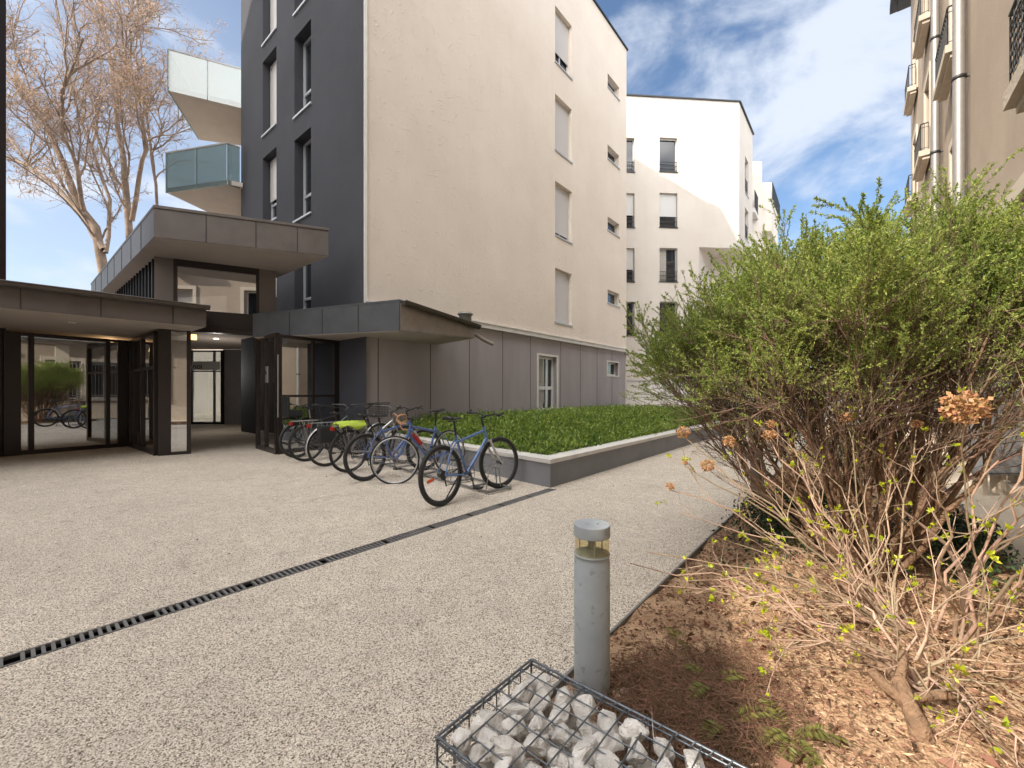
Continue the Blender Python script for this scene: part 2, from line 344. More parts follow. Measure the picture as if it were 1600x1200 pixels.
def make_paving():
    m = bpy.data.materials.new('washed_aggregate'); m.use_nodes = True; nt = m.node_tree; L = nt.links.new; b = nt.nodes['Principled BSDF']; b.inputs['Roughness'].default_value = .85; b.inputs['Specular IOR Level'].default_value = .25
    geo = nt.nodes.new('ShaderNodeNewGeometry'); pos = geo.outputs['Position']
    v = nt.nodes.new('ShaderNodeTexVoronoi'); v.inputs['Scale'].default_value = 205; L(pos, v.inputs['Vector'])       # pebbles of about a centimetre
    sep = nt.nodes.new('ShaderNodeSeparateColor'); L(v.outputs['Color'], sep.inputs[0])
    cr = nt.nodes.new('ShaderNodeValToRGB'); e = cr.color_ramp.elements; L(sep.outputs[0], cr.inputs[0])
    e[0].position = 0; e[0].color = (.15, .115, .085, 1); e[1].position = 1; e[1].color = (.93, .85, .74, 1)
    for p_, c_ in ((.12, (.24, .185, .135)), (.21, (.54, .47, .385)), (.5, (.75, .66, .55)), (.8, (.87, .78, .66))):
        q = e.new(p_); q.color = (*c_, 1)
    edge = nt.nodes.new('ShaderNodeMapRange'); L(v.outputs['Distance'], edge.inputs[0]); edge.inputs[1].default_value = .35; edge.inputs[2].default_value = .8; edge.inputs[3].default_value = 1; edge.inputs[4].default_value = .55
    n = nt.nodes.new('ShaderNodeTexNoise'); n.inputs['Scale'].default_value = .9; n.inputs['Detail'].default_value = 7; n.inputs['Roughness'].default_value = .65; L(pos, n.inputs['Vector'])
    mr = nt.nodes.new('ShaderNodeMapRange'); L(n.outputs[0], mr.inputs[0]); mr.inputs[1].default_value = .3; mr.inputs[2].default_value = .7; mr.inputs[3].default_value = .90; mr.inputs[4].default_value = 1.10
    n2 = nt.nodes.new('ShaderNodeTexNoise'); n2.inputs['Scale'].default_value = 7; n2.inputs['Detail'].default_value = 5; L(pos, n2.inputs['Vector'])
    mr2 = nt.nodes.new('ShaderNodeMapRange'); L(n2.outputs[0], mr2.inputs[0]); mr2.inputs[1].default_value = .35; mr2.inputs[2].default_value = .7; mr2.inputs[3].default_value = .92; mr2.inputs[4].default_value = 1.04
    a = nt.nodes.new('ShaderNodeMath'); a.operation = 'MULTIPLY'; L(edge.outputs[0], a.inputs[0]); L(mr.outputs[0], a.inputs[1])
    a2 = nt.nodes.new('ShaderNodeMath'); a2.operation = 'MULTIPLY'; L(a.outputs[0], a2.inputs[0]); L(mr2.outputs[0], a2.inputs[1])
    n3 = nt.nodes.new('ShaderNodeTexNoise'); n3.inputs['Scale'].default_value = 2.6; n3.inputs['Detail'].default_value = 10; n3.inputs['Roughness'].default_value = .7; n3.inputs['Distortion'].default_value = .8; L(pos, n3.inputs['Vector'])
    mr3 = nt.nodes.new('ShaderNodeMapRange'); L(n3.outputs[0], mr3.inputs[0]); mr3.inputs[1].default_value = .58; mr3.inputs[2].default_value = .75; mr3.inputs[3].default_value = 1; mr3.inputs[4].default_value = .62
    a3 = nt.nodes.new('ShaderNodeMath'); a3.operation = 'MULTIPLY'; L(a2.outputs[0], a3.inputs[0]); L(mr3.outputs[0], a3.inputs[1]); a2 = a3
    mx = nt.nodes.new('ShaderNodeVectorMath'); mx.operation = 'SCALE'; L(cr.outputs[0], mx.inputs[0]); L(a2.outputs[0], mx.inputs['Scale']); L(mx.outputs[0], b.inputs['Base Color'])
    bp = nt.nodes.new('ShaderNodeBump'); bp.inputs['Strength'].default_value = .5; bp.inputs['Distance'].default_value = .004; bp.invert = True; L(v.outputs['Distance'], bp.inputs['Height']); L(bp.outputs[0], b.inputs['Normal'])
    return m
M['paving'] = make_paving()
def make_soil():
    m = mat('reddish_soil', (.34, .20, .12), .95, col2=(.64, .44, .28), vscale=5, bump=1.0, bscale=55, detail=12, spec=.1, bdist=.03)
    return m
M['soil'] = make_soil()
M['concrete'] = mat('pale_walkway', (.48, .41, .32), .85, var=.1, vscale=3, bump=.3, bscale=60)
M['ground'] = mat('outer_ground', (.32, .30, .28), .9, var=.1)
M['grass_leaf'] = mat('ground_cover_leaf', (.15, .25, .04), .5, col2=(.27, .37, .07), vscale=1.6, island=.45, trans=.3)
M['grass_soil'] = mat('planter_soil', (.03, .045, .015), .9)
M['leaf'] = mat('shrub_leaf', (.23, .32, .07), .55, island=.45, trans=.45, col2=(.38, .45, .11), vscale=2.2)
M['bud'] = mat('young_leaf', (.50, .56, .03), .5, island=.2, trans=.4)
M['fern'] = mat('fern_frond', (.20, .21, .05), .6, island=.2, trans=.3)
M['twig'] = mat('brown_twig', (.20, .135, .095), .8, var=.25, vscale=12, island=.3)
M['pale_twig'] = mat('pale_hydrangea_stem', (.42, .31, .22), .8, var=.25, vscale=15, island=.3)
M['bark'] = mat('flaky_bark', (.25, .155, .095), .9, var=.3, vscale=25, bump=.9, bscale=60)
M['plane_bark'] = mat('plane_tree_bark', (.17, .12, .09), .9, col2=(.34, .26, .20), vscale=2.5, bump=.3, bscale=12)
M['plane_twig'] = mat('plane_tree_twig', (.34, .27, .24), .9, island=.35)
M['plane_leaf'] = mat('dry_orange_leaf', (.46, .33, .22), .8, island=.4, trans=.3)
M['flower'] = mat('dried_petal', (.56, .33, .16), .85, island=.4, trans=.3)
M['litter'] = mat('dry_leaf_litter', (.22, .125, .075), .9, island=.4)
M['chip'] = mat('pale_wood_chip', (.60, .42, .265), .9, island=.45)
M['ivy'] = mat('dark_evergreen_leaf', (.025, .055, .018), .45, island=.5, trans=.15)
M['net'] = mat('green_plastic_scrap', (.03, .26, .15), .4)

# ---------------------------------------------------------------- ground, paving, bed, walkway
def plane_sc(name, s0, s1, c0, c1, z, m):
    mb = MB(); mb.quad(SC(s0, c0, z), SC(s0, c1, z), SC(s1, c1, z), SC(s1, c0, z)); o = mb.build(name, m)
    return tag(o, kind='structure')
g = MB(); g.quad((-1500, -1500, -.30), (1500, -1500, -.30), (1500, 1500, -.30), (-1500, 1500, -.30)); tag(g.build('ground', M['ground']), kind='structure')
DR0, DR1 = -3.115, -2.995                     # drain channel edges
EDGE = -.99
plane_sc('paving', -14, 45, -30, DR0, 0, M['paving'])
plane_sc('pavement', -14, 4.52, DR1, EDGE, 0, M['paving'])
mb = MB(); mb.quad(SC(4.52, DR0), SC(4.52, EDGE), SC(45, EDGE), SC(45, DR0)); tag(mb.build('path', M['paving']), kind='structure')
plane_sc('walkway', -14, 45, .86, 1.47, .03, M['concrete'])
# soil of the planting bed: a lumpy sheet between the steel edging and the walkway
ns, nc = 420, 70
ss = np.linspace(-1.2, 20, ns) ; cc = np.linspace(EDGE + .008, .86, nc)
Sg, Cg = np.meshgrid(ss, cc, indexing='ij')
def lump(x, y, sc):
    return (np.sin(x * sc * 1.3 + 1.7 * np.sin(y * sc * .9)) * np.cos(y * sc * 1.1 + 1.3 * np.sin(x * sc * .7)))
def soil_z(s, c): return -.016 + .02 * lump(s, c, 2.3) + .012 * lump(s + 3, c * 1.3, 7.1) + .006 * lump(s * 1.1 + 1, c + 5, 19.) + .05 * np.exp(-((c + .05) / .5) ** 2)
Zg = soil_z(Sg, Cg) + rng.normal(size=Sg.shape) * .003
V = np.stack([Sg * D1[0] + Cg * N1[0], Sg * D1[1] + Cg * N1[1], Zg], -1).reshape(-1, 3)
ii = np.arange(ns * nc).reshape(ns, nc); Q = np.stack([ii[:-1, :-1], ii[:-1, 1:], ii[1:, 1:], ii[1:, :-1]], -1).reshape(-1, 4)
tag(np_mesh('soil', V, Q, M['soil'], smooth=True), kind='structure')
def at_bed(px, py):
    x, y, z = G(px, py, 0); s = x * D1[0] + y * D1[1]; c = x * N1[0] + y * N1[1]
    return Vector((x, y, float(soil_z(np.array(s), np.array(c)))))
mb = MB(); mb.box(SC(-1.3, EDGE - .004, -.2), Vector(SC(30, 0)), Vector(SC(0, .012)), (0, 0, .215))
tag(mb.build('bed_edging', M['steel']), 'thin weathered metal strip between the gravel-faced paving and the soil bed', 'edging')

# drain
t = bpy.data.objects.new('drain_channel', None); COL.objects.link(t)
tag(t, 'long narrow slotted drain running diagonally across the paving to the planter', 'drain')
mb = MB(); mb.box(SC(-5, DR0, -.09), Vector(SC(9.52, 0)), Vector(SC(0, .12)), (0, 0, .005)); mb.box(SC(-5, DR0, -.085), Vector(SC(9.52, 0)), Vector(SC(0, .006)), (0, 0, .087)); mb.box(SC(-5, DR1 - .006, -.085), Vector(SC(9.52, 0)), Vector(SC(0, .006)), (0, 0, .087))
mb.build('channel', M['black'], t)
mb = MB(); s = -4.9
while s < 4.5:
    if s % .5 > .035:
        mb.box(SC(s, DR0 + .012, -.012), Vector(SC(.014, 0)), Vector(SC(0, .096)), (0, 0, .013))
    s += .033
mb.box(SC(-5, DR0 + .006, -.014), Vector(SC(9.5, 0)), Vector(SC(0, .008)), (0, 0, .0165)); mb.box(SC(-5, DR1 - .014, -.014), Vector(SC(9.5, 0)), Vector(SC(0, .008)), (0, 0, .0165))
mb.build('grating', M['steel'], t)

# ---------------------------------------------------------------- walls with openings
def wall(mb, A, B, z0, z1, holes, depth, n_out, gap=None):
    """front skin from A to B with rectangular openings and reveals"""
    A = Vector((A[0], A[1])); B = Vector((B[0], B[1])); L = (B - A).length; d = (B - A) / L; n = Vector(n_out).normalized()
    us = sorted(set([0, L] + [h[0] for h in holes] + [h[1] for h in holes])); zs = sorted(set([z0, z1] + [h[2] for h in holes] + [h[3] for h in holes]))
    us = [u for u in us if 0 <= u <= L]; zs = [z for z in zs if z0 <= z <= z1]
    def pt(u, z, dd=0): p = A + d * u - n * dd; return (p.x, p.y, z)
    for i in range(len(us) - 1):
        for j in range(len(zs) - 1):
            um, zm = (us[i] + us[i + 1]) / 2, (zs[j] + zs[j + 1]) / 2
            if any(h[0] < um < h[1] and h[2] < zm < h[3] for h in holes): continue
            mb.quad(pt(us[i], zs[j]), pt(us[i + 1], zs[j]), pt(us[i + 1], zs[j + 1]), pt(us[i], zs[j + 1]))
    for (a, b, c, e) in holes:
        mb.quad(pt(a, c), pt(b, c), pt(b, c, depth), pt(a, c, depth)); mb.quad(pt(a, e), pt(a, e, depth), pt(b, e, depth), pt(b, e))
        mb.quad(pt(a, c), pt(a, c, depth), pt(a, e, depth), pt(a, e)); mb.quad(pt(b, c), pt(b, e), pt(b, e, depth), pt(b, c, depth))
    return pt
def wbox(mb, pt, u0, u1, z0, z1, d0, d1):
    a = Vector(pt(u0, z0, d0)); mb.box(a, Vector(pt(u1, z0, d0)) - a, Vector(pt(u0, z0, d1)) - a, (0, 0, z1 - z0))
def window(parent, pt, h, depth, fm, split=None, vsplit=None, shutter=0.0, rail=False, sill=True, sill_m=None, fw=.06, curtain=False, smat=None):
    u0, u1, z0, z1 = h; d0, d1 = depth - .07, depth - .005
    mb = MB(); e = .003
    wbox(mb, pt, u0 + e, u0 + fw, z0 + e, z1 - e, d0, d1); wbox(mb, pt, u1 - fw, u1 - e, z0 + e, z1 - e, d0, d1)
    wbox(mb, pt, u0 + fw, u1 - fw, z0 + e, z0 + fw, d0, d1); wbox(mb, pt, u0 + fw, u1 - fw, z1 - fw, z1 - e, d0, d1)
    if split: wbox(mb, pt, u0 + fw, u1 - fw, z0 + split * (z1 - z0) - fw * .6, z0 + split * (z1 - z0) + fw * .6, d0 + .004, d1)
    if vsplit: um = u0 + vsplit * (u1 - u0); wbox(mb, pt, um - fw * .5, um + fw * .5, z0 + fw, z1 - fw, d0 + .002, d1)
    w = mb.build('window', fm, parent)
    mb = MB(); wbox(mb, pt, u0 + e, u1 - e, z0 + e, z1 - e, d1 - .025, d1 - .015); mb.build('pane', M['pane'], w)
    if curtain:
        mb = MB(); um = u0 + .45 * (u1 - u0); wbox(mb, pt, u0 + fw, um, z0 + fw, z1 - fw, d0 + .03, d0 + .035); mb.build('curtain', M['curtain'], w)
    if shutter:
        mb = MB(); zb = z1 - shutter * (z1 - z0); n = max(2, int((z1 - zb) / .055))
        for k in range(n):
            za = zb + (z1 - e - zb) * k / n; zc = zb + (z1 - e - zb) * (k + .86) / n; wbox(mb, pt, u0 + .02, u1 - .02, za, zc, d0 - .03, d0 - .012)
        wbox(mb, pt, u0 + .021, u1 - .021, zb, z1 - e, d0 - .02, d0 - .006)
        mb.build('shutter', smat or M['shutter'], w)
    if sill:
        mb = MB(); wbox(mb, pt, u0 - .03, u1 + .03, z0 - .035, z0 + .012, -.035, depth - .08); mb.build('sill', sill_m or M['pvc_grey'], w)
    if rail:
        mb = MB(); zt = z0 + rail
        for zz in (zt, z0 + .10, z0 + .10 + (rail - .1) * .5): wbox(mb, pt, u0 + .01, u1 - .01, zz - .014, zz + .014, .04, .065)
        k = 0
        while u0 + .05 + k * .1 < u1 - .03: wbox(mb, pt, u0 + .05 + k * .1, u0 + .062 + k * .1, z0 + .03, zt, .047, .058); k += 1
        mb.build('railing', M['rail'], w)
    return w
def u_of(px, A, d):
    k = (px - 800) / F; return (k * A[1] - A[0]) / (d[0] - k * d[1])
def z_at(px, py, A, d):
    Y = A[1] + d[1] * u_of(px, A, d); return H + (HY - py) / F * Y

# ---- beige and slate block
C0 = (-3.06, 8.82); C1 = (5.10, 18.7); C2 = (-8.66, 13.42)
blk = bpy.data.objects.new('apartment_block', None); COL.objects.link(blk); blk.location = (0, 0, 0)
tag(blk, 'tall apartment block with a beige rendered side wall and a slate grey end wall', 'building')
RZ = 16.5; CZ = 3.02
hb = []
for (pt_, pb) in ((8, 96), (146, 234), (282, 367), (418, 503)):
    hb.append((u_of(867.5, C0, D1), u_of(893.5, C0, D1), z_at(867.5, pb, C0, D1), z_at(867.5, pt_, C0, D1)))
u0b, u1b = hb[0][:2]
hs_ = []
for (pt_, pb) in ((114, 135), (225.5, 247), (338, 359), (452, 473)):
    hs_.append((u_of(949.5, C0, D1), u_of(967.5, C0, D1), z_at(949.5, pb, C0, D1), z_at(949.5, pt_, C0, D1)))
mb = MB(); ptb = wall(mb, C0, C1, CZ + .12, RZ, hb + hs_, .24, N1)
# hidden back and roof of the block
back_pts = [C0, C1, (C1[0] - 9.5 * .771, C1[1] + 9.5 * .637), (-6.2, 21.0), (-10.9, 17.2), C2]
mbw = MB()
for a, b in (((C1[0], C1[1]), back_pts[2]), (back_pts[2], back_pts[3]), (back_pts[3], back_pts[4]), (back_pts[4], C2)):
    mbw.quad((a[0], a[1], 0), (b[0], b[1], 0), (b[0], b[1], RZ), (a[0], a[1], RZ))
mb.build('wall', M['beige'], blk)
mbw.add([(p[0], p[1], RZ - .01) for p in back_pts], [tuple(range(6))])
tag(mbw.build('rear_wall', M['cream'], blk))
mb = MB(); o_ = Vector((C0[0], C0[1], RZ)) - Vector((*D1, 0)) * .05 + Vector((*N1, 0)) * .05
mb.box(o_, Vector((*D1, 0)) * 12.95, -Vector((*N1, 0)) * .35, (0, 0, .06)); mb.build('roof_edge', M['rail'], blk)
for i, h in enumerate(hb):
    window(blk, ptb, h, .24, M['pvc'], shutter=(.72, .97, .9, .98)[i], rail=False, split=None, fw=.05, vsplit=.5)
for h in hs_: window(blk, ptb, h, .24, M['pvc'], fw=.045, shutter=.0, split=None)
# ground floor: cement panels with open joints, set back a little
hg = [(u_of(843.5, C0, D1), u_of(872, C0, D1), z_at(843.5, 643, C0, D1), z_at(843.5, 555, C0, D1)),
      (u_of(951, C0, D1), u_of(968, C0, D1), z_at(951, 586, C0, D1), z_at(951, 565, C0, D1))]
A0 = Vector((C0[0] - N1[0] * .06, C0[1] - N1[1] * .06)); B0 = Vector((C1[0] - N1[0] * .06, C1[1] - N1[1] * .06))
mb = MB(); ptg = wall(mb, A0, B0, -.05, CZ, hg, .2, N1); mb.build('ground_floor_wall', M['grey_wall'], blk)
for u in (.32, 1.76, 3.09, 4.45, 5.8, 7.55, 8.9, 10.2, 11.5): mb = MB(); wbox(mb, ptg, u - .009, u + .009, 0, CZ, -.003, .002); mb.build('panel_joint', M['seam'], blk)
mb = MB(); wbox(mb, ptb, -.02, 12.86, CZ, CZ + .12, -.06, .1); wbox(mb, ptb, -.03, 12.87, CZ + .12, CZ + .145, -.08, .02); mb.build('cornice', M['cap'], blk)
mb = MB(); h = hg[0]
for (a, b, c, e) in ((h[0] - .0, h[1] + .10, h[3], h[3] + .07), (h[1], h[1] + .10, h[2] - .07, h[3]), (h[0] - .08, h[0], h[2] - .07, h[3] + .07), (h[0], h[1], h[2] - .07, h[2])):
    wbox(mb, ptg, a, b, c, e, -.02, .05)
mb.build('window_surround', M['plinth'], blk); mb = MB(); h2 = hg[1]
for (a, b, c, e) in ((h2[0] - .06, h2[1] + .06, h2[3], h2[3] + .05), (h2[1], h2[1] + .06, h2[2] - .05, h2[3]), (h2[0] - .06, h2[0], h2[2] - .05, h2[3]), (h2[0], h2[1], h2[2] - .05, h2[2])):
    wbox(mb, ptg, a, b, c, e, -.02, .05)
mb.build('window_surround', M['plinth'], blk)
window(blk, ptg, hg[0], .2, M['pvc'], split=.42, fw=.09, sill=False, curtain=True, vsplit=.62)
window(blk, ptg, hg[1], .2, M['pvc'], fw=.06, sill=False)
# slate end wall
hd = []
ND = (-D1[0], -D1[1]); L2 = math.hypot(C2[0] - C0[0], C2[1] - C0[1]); DD = ((C2[0] - C0[0]) / L2, (C2[1] - C0[1]) / L2)
uR = (u_of(486, C0, DD), u_of(460, C0, DD)); uL = (u_of(432, C0, DD), u_of(410.5, C0, DD))
rowsR = [(-94, 24), (60, 185), (220, 347), (381, 509)]; rowsL = [(-42, 72), (98, 214), (248, 354), (397, 470)]
for (a, b) in rowsR: hd.append((uR[0], uR[1], z_at(460, b, C0, DD), z_at(460, a, C0, DD)))
for (a, b) in rowsL: hd.append((uL[0], uL[1], z_at(410.5, b, C0, DD), z_at(410.5, a, C0, DD)))
mb = MB(); ptd = wall(mb, C0, C2, -.05, RZ, hd, .30, ND); mb.build('end_wall', M['slate'], blk)
for i, h in enumerate(hd): window(blk, ptd, h, .30, M['pvc_grey'], split=.33 if i < 4 else (.33 if i == 6 else None), shutter=0 if i < 4 else (1.0, .97, .62, .9)[i - 4], fw=.055, curtain=False)
mb = MB(); mb.box((C0[0] - .03, C0[1] - .045, 2.9), (.055, .03, 0), (-.02, .03, 0), (0, 0, RZ - 2.9)); mb.build('corner_bead', M['cap'], blk)

# two glass balconies on the hidden street side of the slate wall
def balcony(poly, rail_pts, z0, name_parent, hgt=1.12):
    mb = MB(); mb.prism(poly, z0, z0 + .14); b = mb.build('balcony', M['slab'], name_parent)
    mb = MB(); mt = MB(); mp_ = MB()
    for a, c in zip(rail_pts[:-1], rail_pts[1:]):
        a = Vector((*a, 0)); c = Vector((*c, 0)); L = (c - a).length; d = (c - a) / L; n = max(1, round(L / 1.0)); nn = Vector((d.y, -d.x, 0))
        for k in range(n):
            p = a + d * (L * k / n + .012) + nn * .02; mb.box(p + Vector((0, 0, z0 - .03)), d * (L / n - .024), nn * .014, (0, 0, hgt + .15))
            mp_.box(p - nn * .04 - d * .02 + Vector((0, 0, z0 + .12)), d * .04, nn * .03, (0, 0, hgt))
        mt.box(a - nn * .02 + Vector((0, 0, z0 + .13 + hgt)), d * L, nn * .06, (0, 0, .04))
    mb.build('glass_panel', M['frost'], b); mt.build('handrail', M['zinc'], b); mp_.build('post', M['zinc'], b)
balcony([(-10.8, 13.2), (-9.0, 14.0), (-10.3, 16.2), (-11.75, 15.8)], [(-11.75, 15.8), (-10.8, 13.2), (-8.95, 14.05)], 10.75, blk)
balcony([(-11.2, 13.6), (-8.85, 13.05), (-8.5, 13.25), (-10.2, 16.0), (-10.9, 15.2)], [(-11.2, 13.6), (-8.85, 13.05), (-8.62, 13.3)], 7.72, blk)

# ---- white block at the end of the court
WA = (0.5, 21.75); WB = (12.28, 22.7); WC = (14.64, 25.55); LW = math.hypot(WB[0] - WA[0], WB[1] - WA[1]); WD = ((WB[0] - WA[0]) / LW, (WB[1] - WA[1]) / LW); WN = (WD[1], -WD[0])
wb = bpy.data.objects.new('white_apartment_block', None); COL.objects.link(wb)
tag(wb, 'cream white apartment block facing the camera at the far end of the court', 'building')
WT = 16.93; hw = []
for (pl, pr) in ((968, 991.5), (1030.6, 1058.5)):
    for (a, b) in ((214.5, 268), (301, 355), (387, 440), (471, 524)):
        hw.append((u_of(pl, WA, WD), u_of(pr, WA, WD), z_at(pl, b, WA, WD), z_at(pl, a, WA, WD)))
uo = u_of(1092, WA, WD); zo = z_at(1092, 386, WA, WD)
mb = MB()
ptw = wall(mb, WA, (WA[0] + WD[0] * uo, WA[1] + WD[1] * uo), 1.9, WT, hw, .22, WN)
w2a = (WA[0] + WD[0] * uo, WA[1] + WD[1] * uo); wall(mb, w2a, WB, zo, WT, [], .2, WN)
kx = D1; r1 = (w2a[0] + kx[0] * 2.2, w2a[1] + kx[1] * 2.2)
mb.quad((*w2a, 0), (*r1, 0), (*r1, zo), (*w2a, zo)); r2 = (r1[0] + 6, r1[1] + .5); mb.quad((*r1, 0), (*r2, 0), (*r2, zo), (*r1, zo))
mb.add([(*w2a, zo), (*WB, zo), (*WC, zo), (r1[0] + .1, r1[1] + 3, zo)], [(0, 1, 2, 3)])
hwsid = []
LS = math.hypot(WC[0] - WB[0], WC[1] - WB[1]); SDv = ((WC[0] - WB[0]) / LS, (WC[1] - WB[1]) / LS)
for (a, b) in ((243, 300), (323, 372)):
    hwsid.append((u_of(1164, WB, SDv), u_of(1169.5, WB, SDv), z_at(1164, b, WB, SDv), z_at(1164, a, WB, SDv)))
pts_ = wall(mb, WB, WC, zo, WT, hwsid, .2, (SDv[1], -SDv[0]))
mb.add([(*WA, WT - .01), (*WB, WT - .01), (*WC, WT - .01), (WA[0] + 2, WA[1] + 6, WT - .01)], [(0, 1, 2, 3)])
mb.quad((*WC, zo), (WC[0] - 6, WC[1] + 2, zo), (WC[0] - 6, WC[1] + 2, WT), (*WC, WT)); mb.quad((*WA, 0), (WA[0] + 2, WA[1] + 6, 0), (WA[0] + 2, WA[1] + 6, WT), (*WA, WT))
mb.build('wall', M['cream'], wb)
mb = MB(); wall(mb, (WA[0] - WN[0] * .03, WA[1] - WN[1] * .03), (w2a[0] - WN[0] * .03, w2a[1] - WN[1] * .03), -.05, 1.86, [], .1, WN); mb.build('base_wall', M['plinth'], wb)
mb = MB(); wbox(mb, ptw, 0, uo, 1.86, 1.9, -.02, .1); mb.build('base_trim', M['pvc_grey'], wb)
mb = MB(); wbox(mb, ptw, -.05, LW + .06, WT, WT + .07, -.06, .3); mb.box((WB[0] + .06, WB[1] - .06, WT), (SDv[0] * (LS + .1), SDv[1] * (LS + .1), 0), (-.3, .2, 0), (0, 0, .07)); mb.build('roof_edge', M['rail'], wb)
for i, h in enumerate(hw):
    sh = (0, .62, .62, 0, .04, .66, 0, 0)[i]
    window(wb, ptw, h, .22, M['pvc_grey'], shutter=sh, rail=.55, fw=.05, sill_m=M['rail'], curtain=(i in (3, 6)), vsplit=None, smat=M['pvc'])
for h in hwsid: window(wb, pts_, h, .2, M['pvc_grey'], fw=.05, rail=.9)
# set-back rear wing with two railed terraces
mb = MB()
mb.prism([(14.7, 27.0), (16.07, 27.0), (16.9, 29), (15, 29)], 0, 16.1)
mb.prism([(16.75, 28.5), (17.62, 28.5), (20.0, 31.6), (17.5, 32)], 12.2, 15.5); mb.prism([(16.9, 28.9), (17.9, 29.2), (19.6, 31.6), (17.5, 31.9)], 0, 12.2)
mb.build('rear_wing', M['tancream'] if False else M['cream'], wb)
mb = MB(); mb.prism([(14.75, 25.9), (14.95, 25.85), (16.75, 28.2), (15.5, 28.5)], 12.35, 12.62); mb.prism([(17.64, 28.45), (20.55, 32.2), (19.6, 32.3), (17.0, 29.2)], 14.05, 14.32); mb.build('terrace_slab', M['cap'], wb)
def railing_line(a, b, z0, z1, parent, gap=.11, m=None):
    a = Vector((*a, 0)); b = Vector((*b, 0)); L = (b - a).length; d = (b - a) / L; mb = MB(); n = Vector((d.y, -d.x, 0)) * .02
    for zz in (z0 + .06, z1): mb.box(a + Vector((0, 0, zz - .02)), d * L, n * 1.5, (0, 0, .04))
    for k in range(int(L / gap)): mb.box(a + d * (k * gap + .03) + Vector((0, 0, z0)), d * .02, n, (0, 0, z1 - z0))
    return mb.build('railing', m or M['rail'], parent)
railing_line((14.95, 25.9), (16.7, 28.15), 12.62, 13.72, wb, .06); railing_line((17.66, 28.5), (20.5, 32.15), 14.32, 15.5, wb, .06)

# ---- tan building on the right
RC = 1.47; S_END = 21.2; S_NEAR = -14.0
RA = SC(S_END, RC)[:2]; RB = SC(S_NEAR, RC)[:2]; RN = (-N1[0], -N1[1]); RT = 15.9
rb = bpy.data.objects.new('tan_apartment_building', None); COL.objects.link(rb)
tag(rb, 'older tan rendered building close on the right with iron balconies and two drainpipes', 'building')
def su(s): return S_END - s                       # distance from the far end
hr = []; meta = []
for (sc_, w) in ((19.4, .95), (16.1, 1.05), (11.75, 1.05), (4.97, 1.15), (1.5, 1.2), (-2.0, 1.2), (-5.5, 1.2), (-9.0, 1.2)):
    for z0 in (.95, 4.05, 7.65, 11.2):
        zz0 = z0; zz1 = z0 + (1.75 if z0 < 1 else 2.1)
        if z0 < 1 and sc_ > 10: continue
        hr.append((su(sc_) - w / 2, su(sc_) + w / 2, zz0, zz1)); meta.append((sc_, z0))
mb = MB(); ptr = wall(mb, RA, RB, -.05, RT, hr, .28, RN)
far = (RA[0] + N1[0] * 9, RA[1] + N1[1] * 9); mb.quad((*RA, -.05), (*far, -.05), (*far, RT), (*RA, RT))
nb = (RB[0] + N1[0] * 9, RB[1] + N1[1] * 9); mb.quad((*RB, -.05), (*nb, -.05), (*nb, RT), (*RB, RT))
mb.add([(*RA, RT - .01), (*RB, RT - .01), (*nb, RT - .01), (*far, RT - .01)], [(0, 1, 2, 3)])
mb.build('wall', M['tan'], rb)
LR = S_END - S_NEAR
mb = MB(); wbox(mb, ptr, -.7, LR, RT, RT + .22, -.55, .3); wbox(mb, ptr, -.35, LR, RT - .25, RT - .002, -.35, .05); mb.build('eaves', M['rail'], rb)
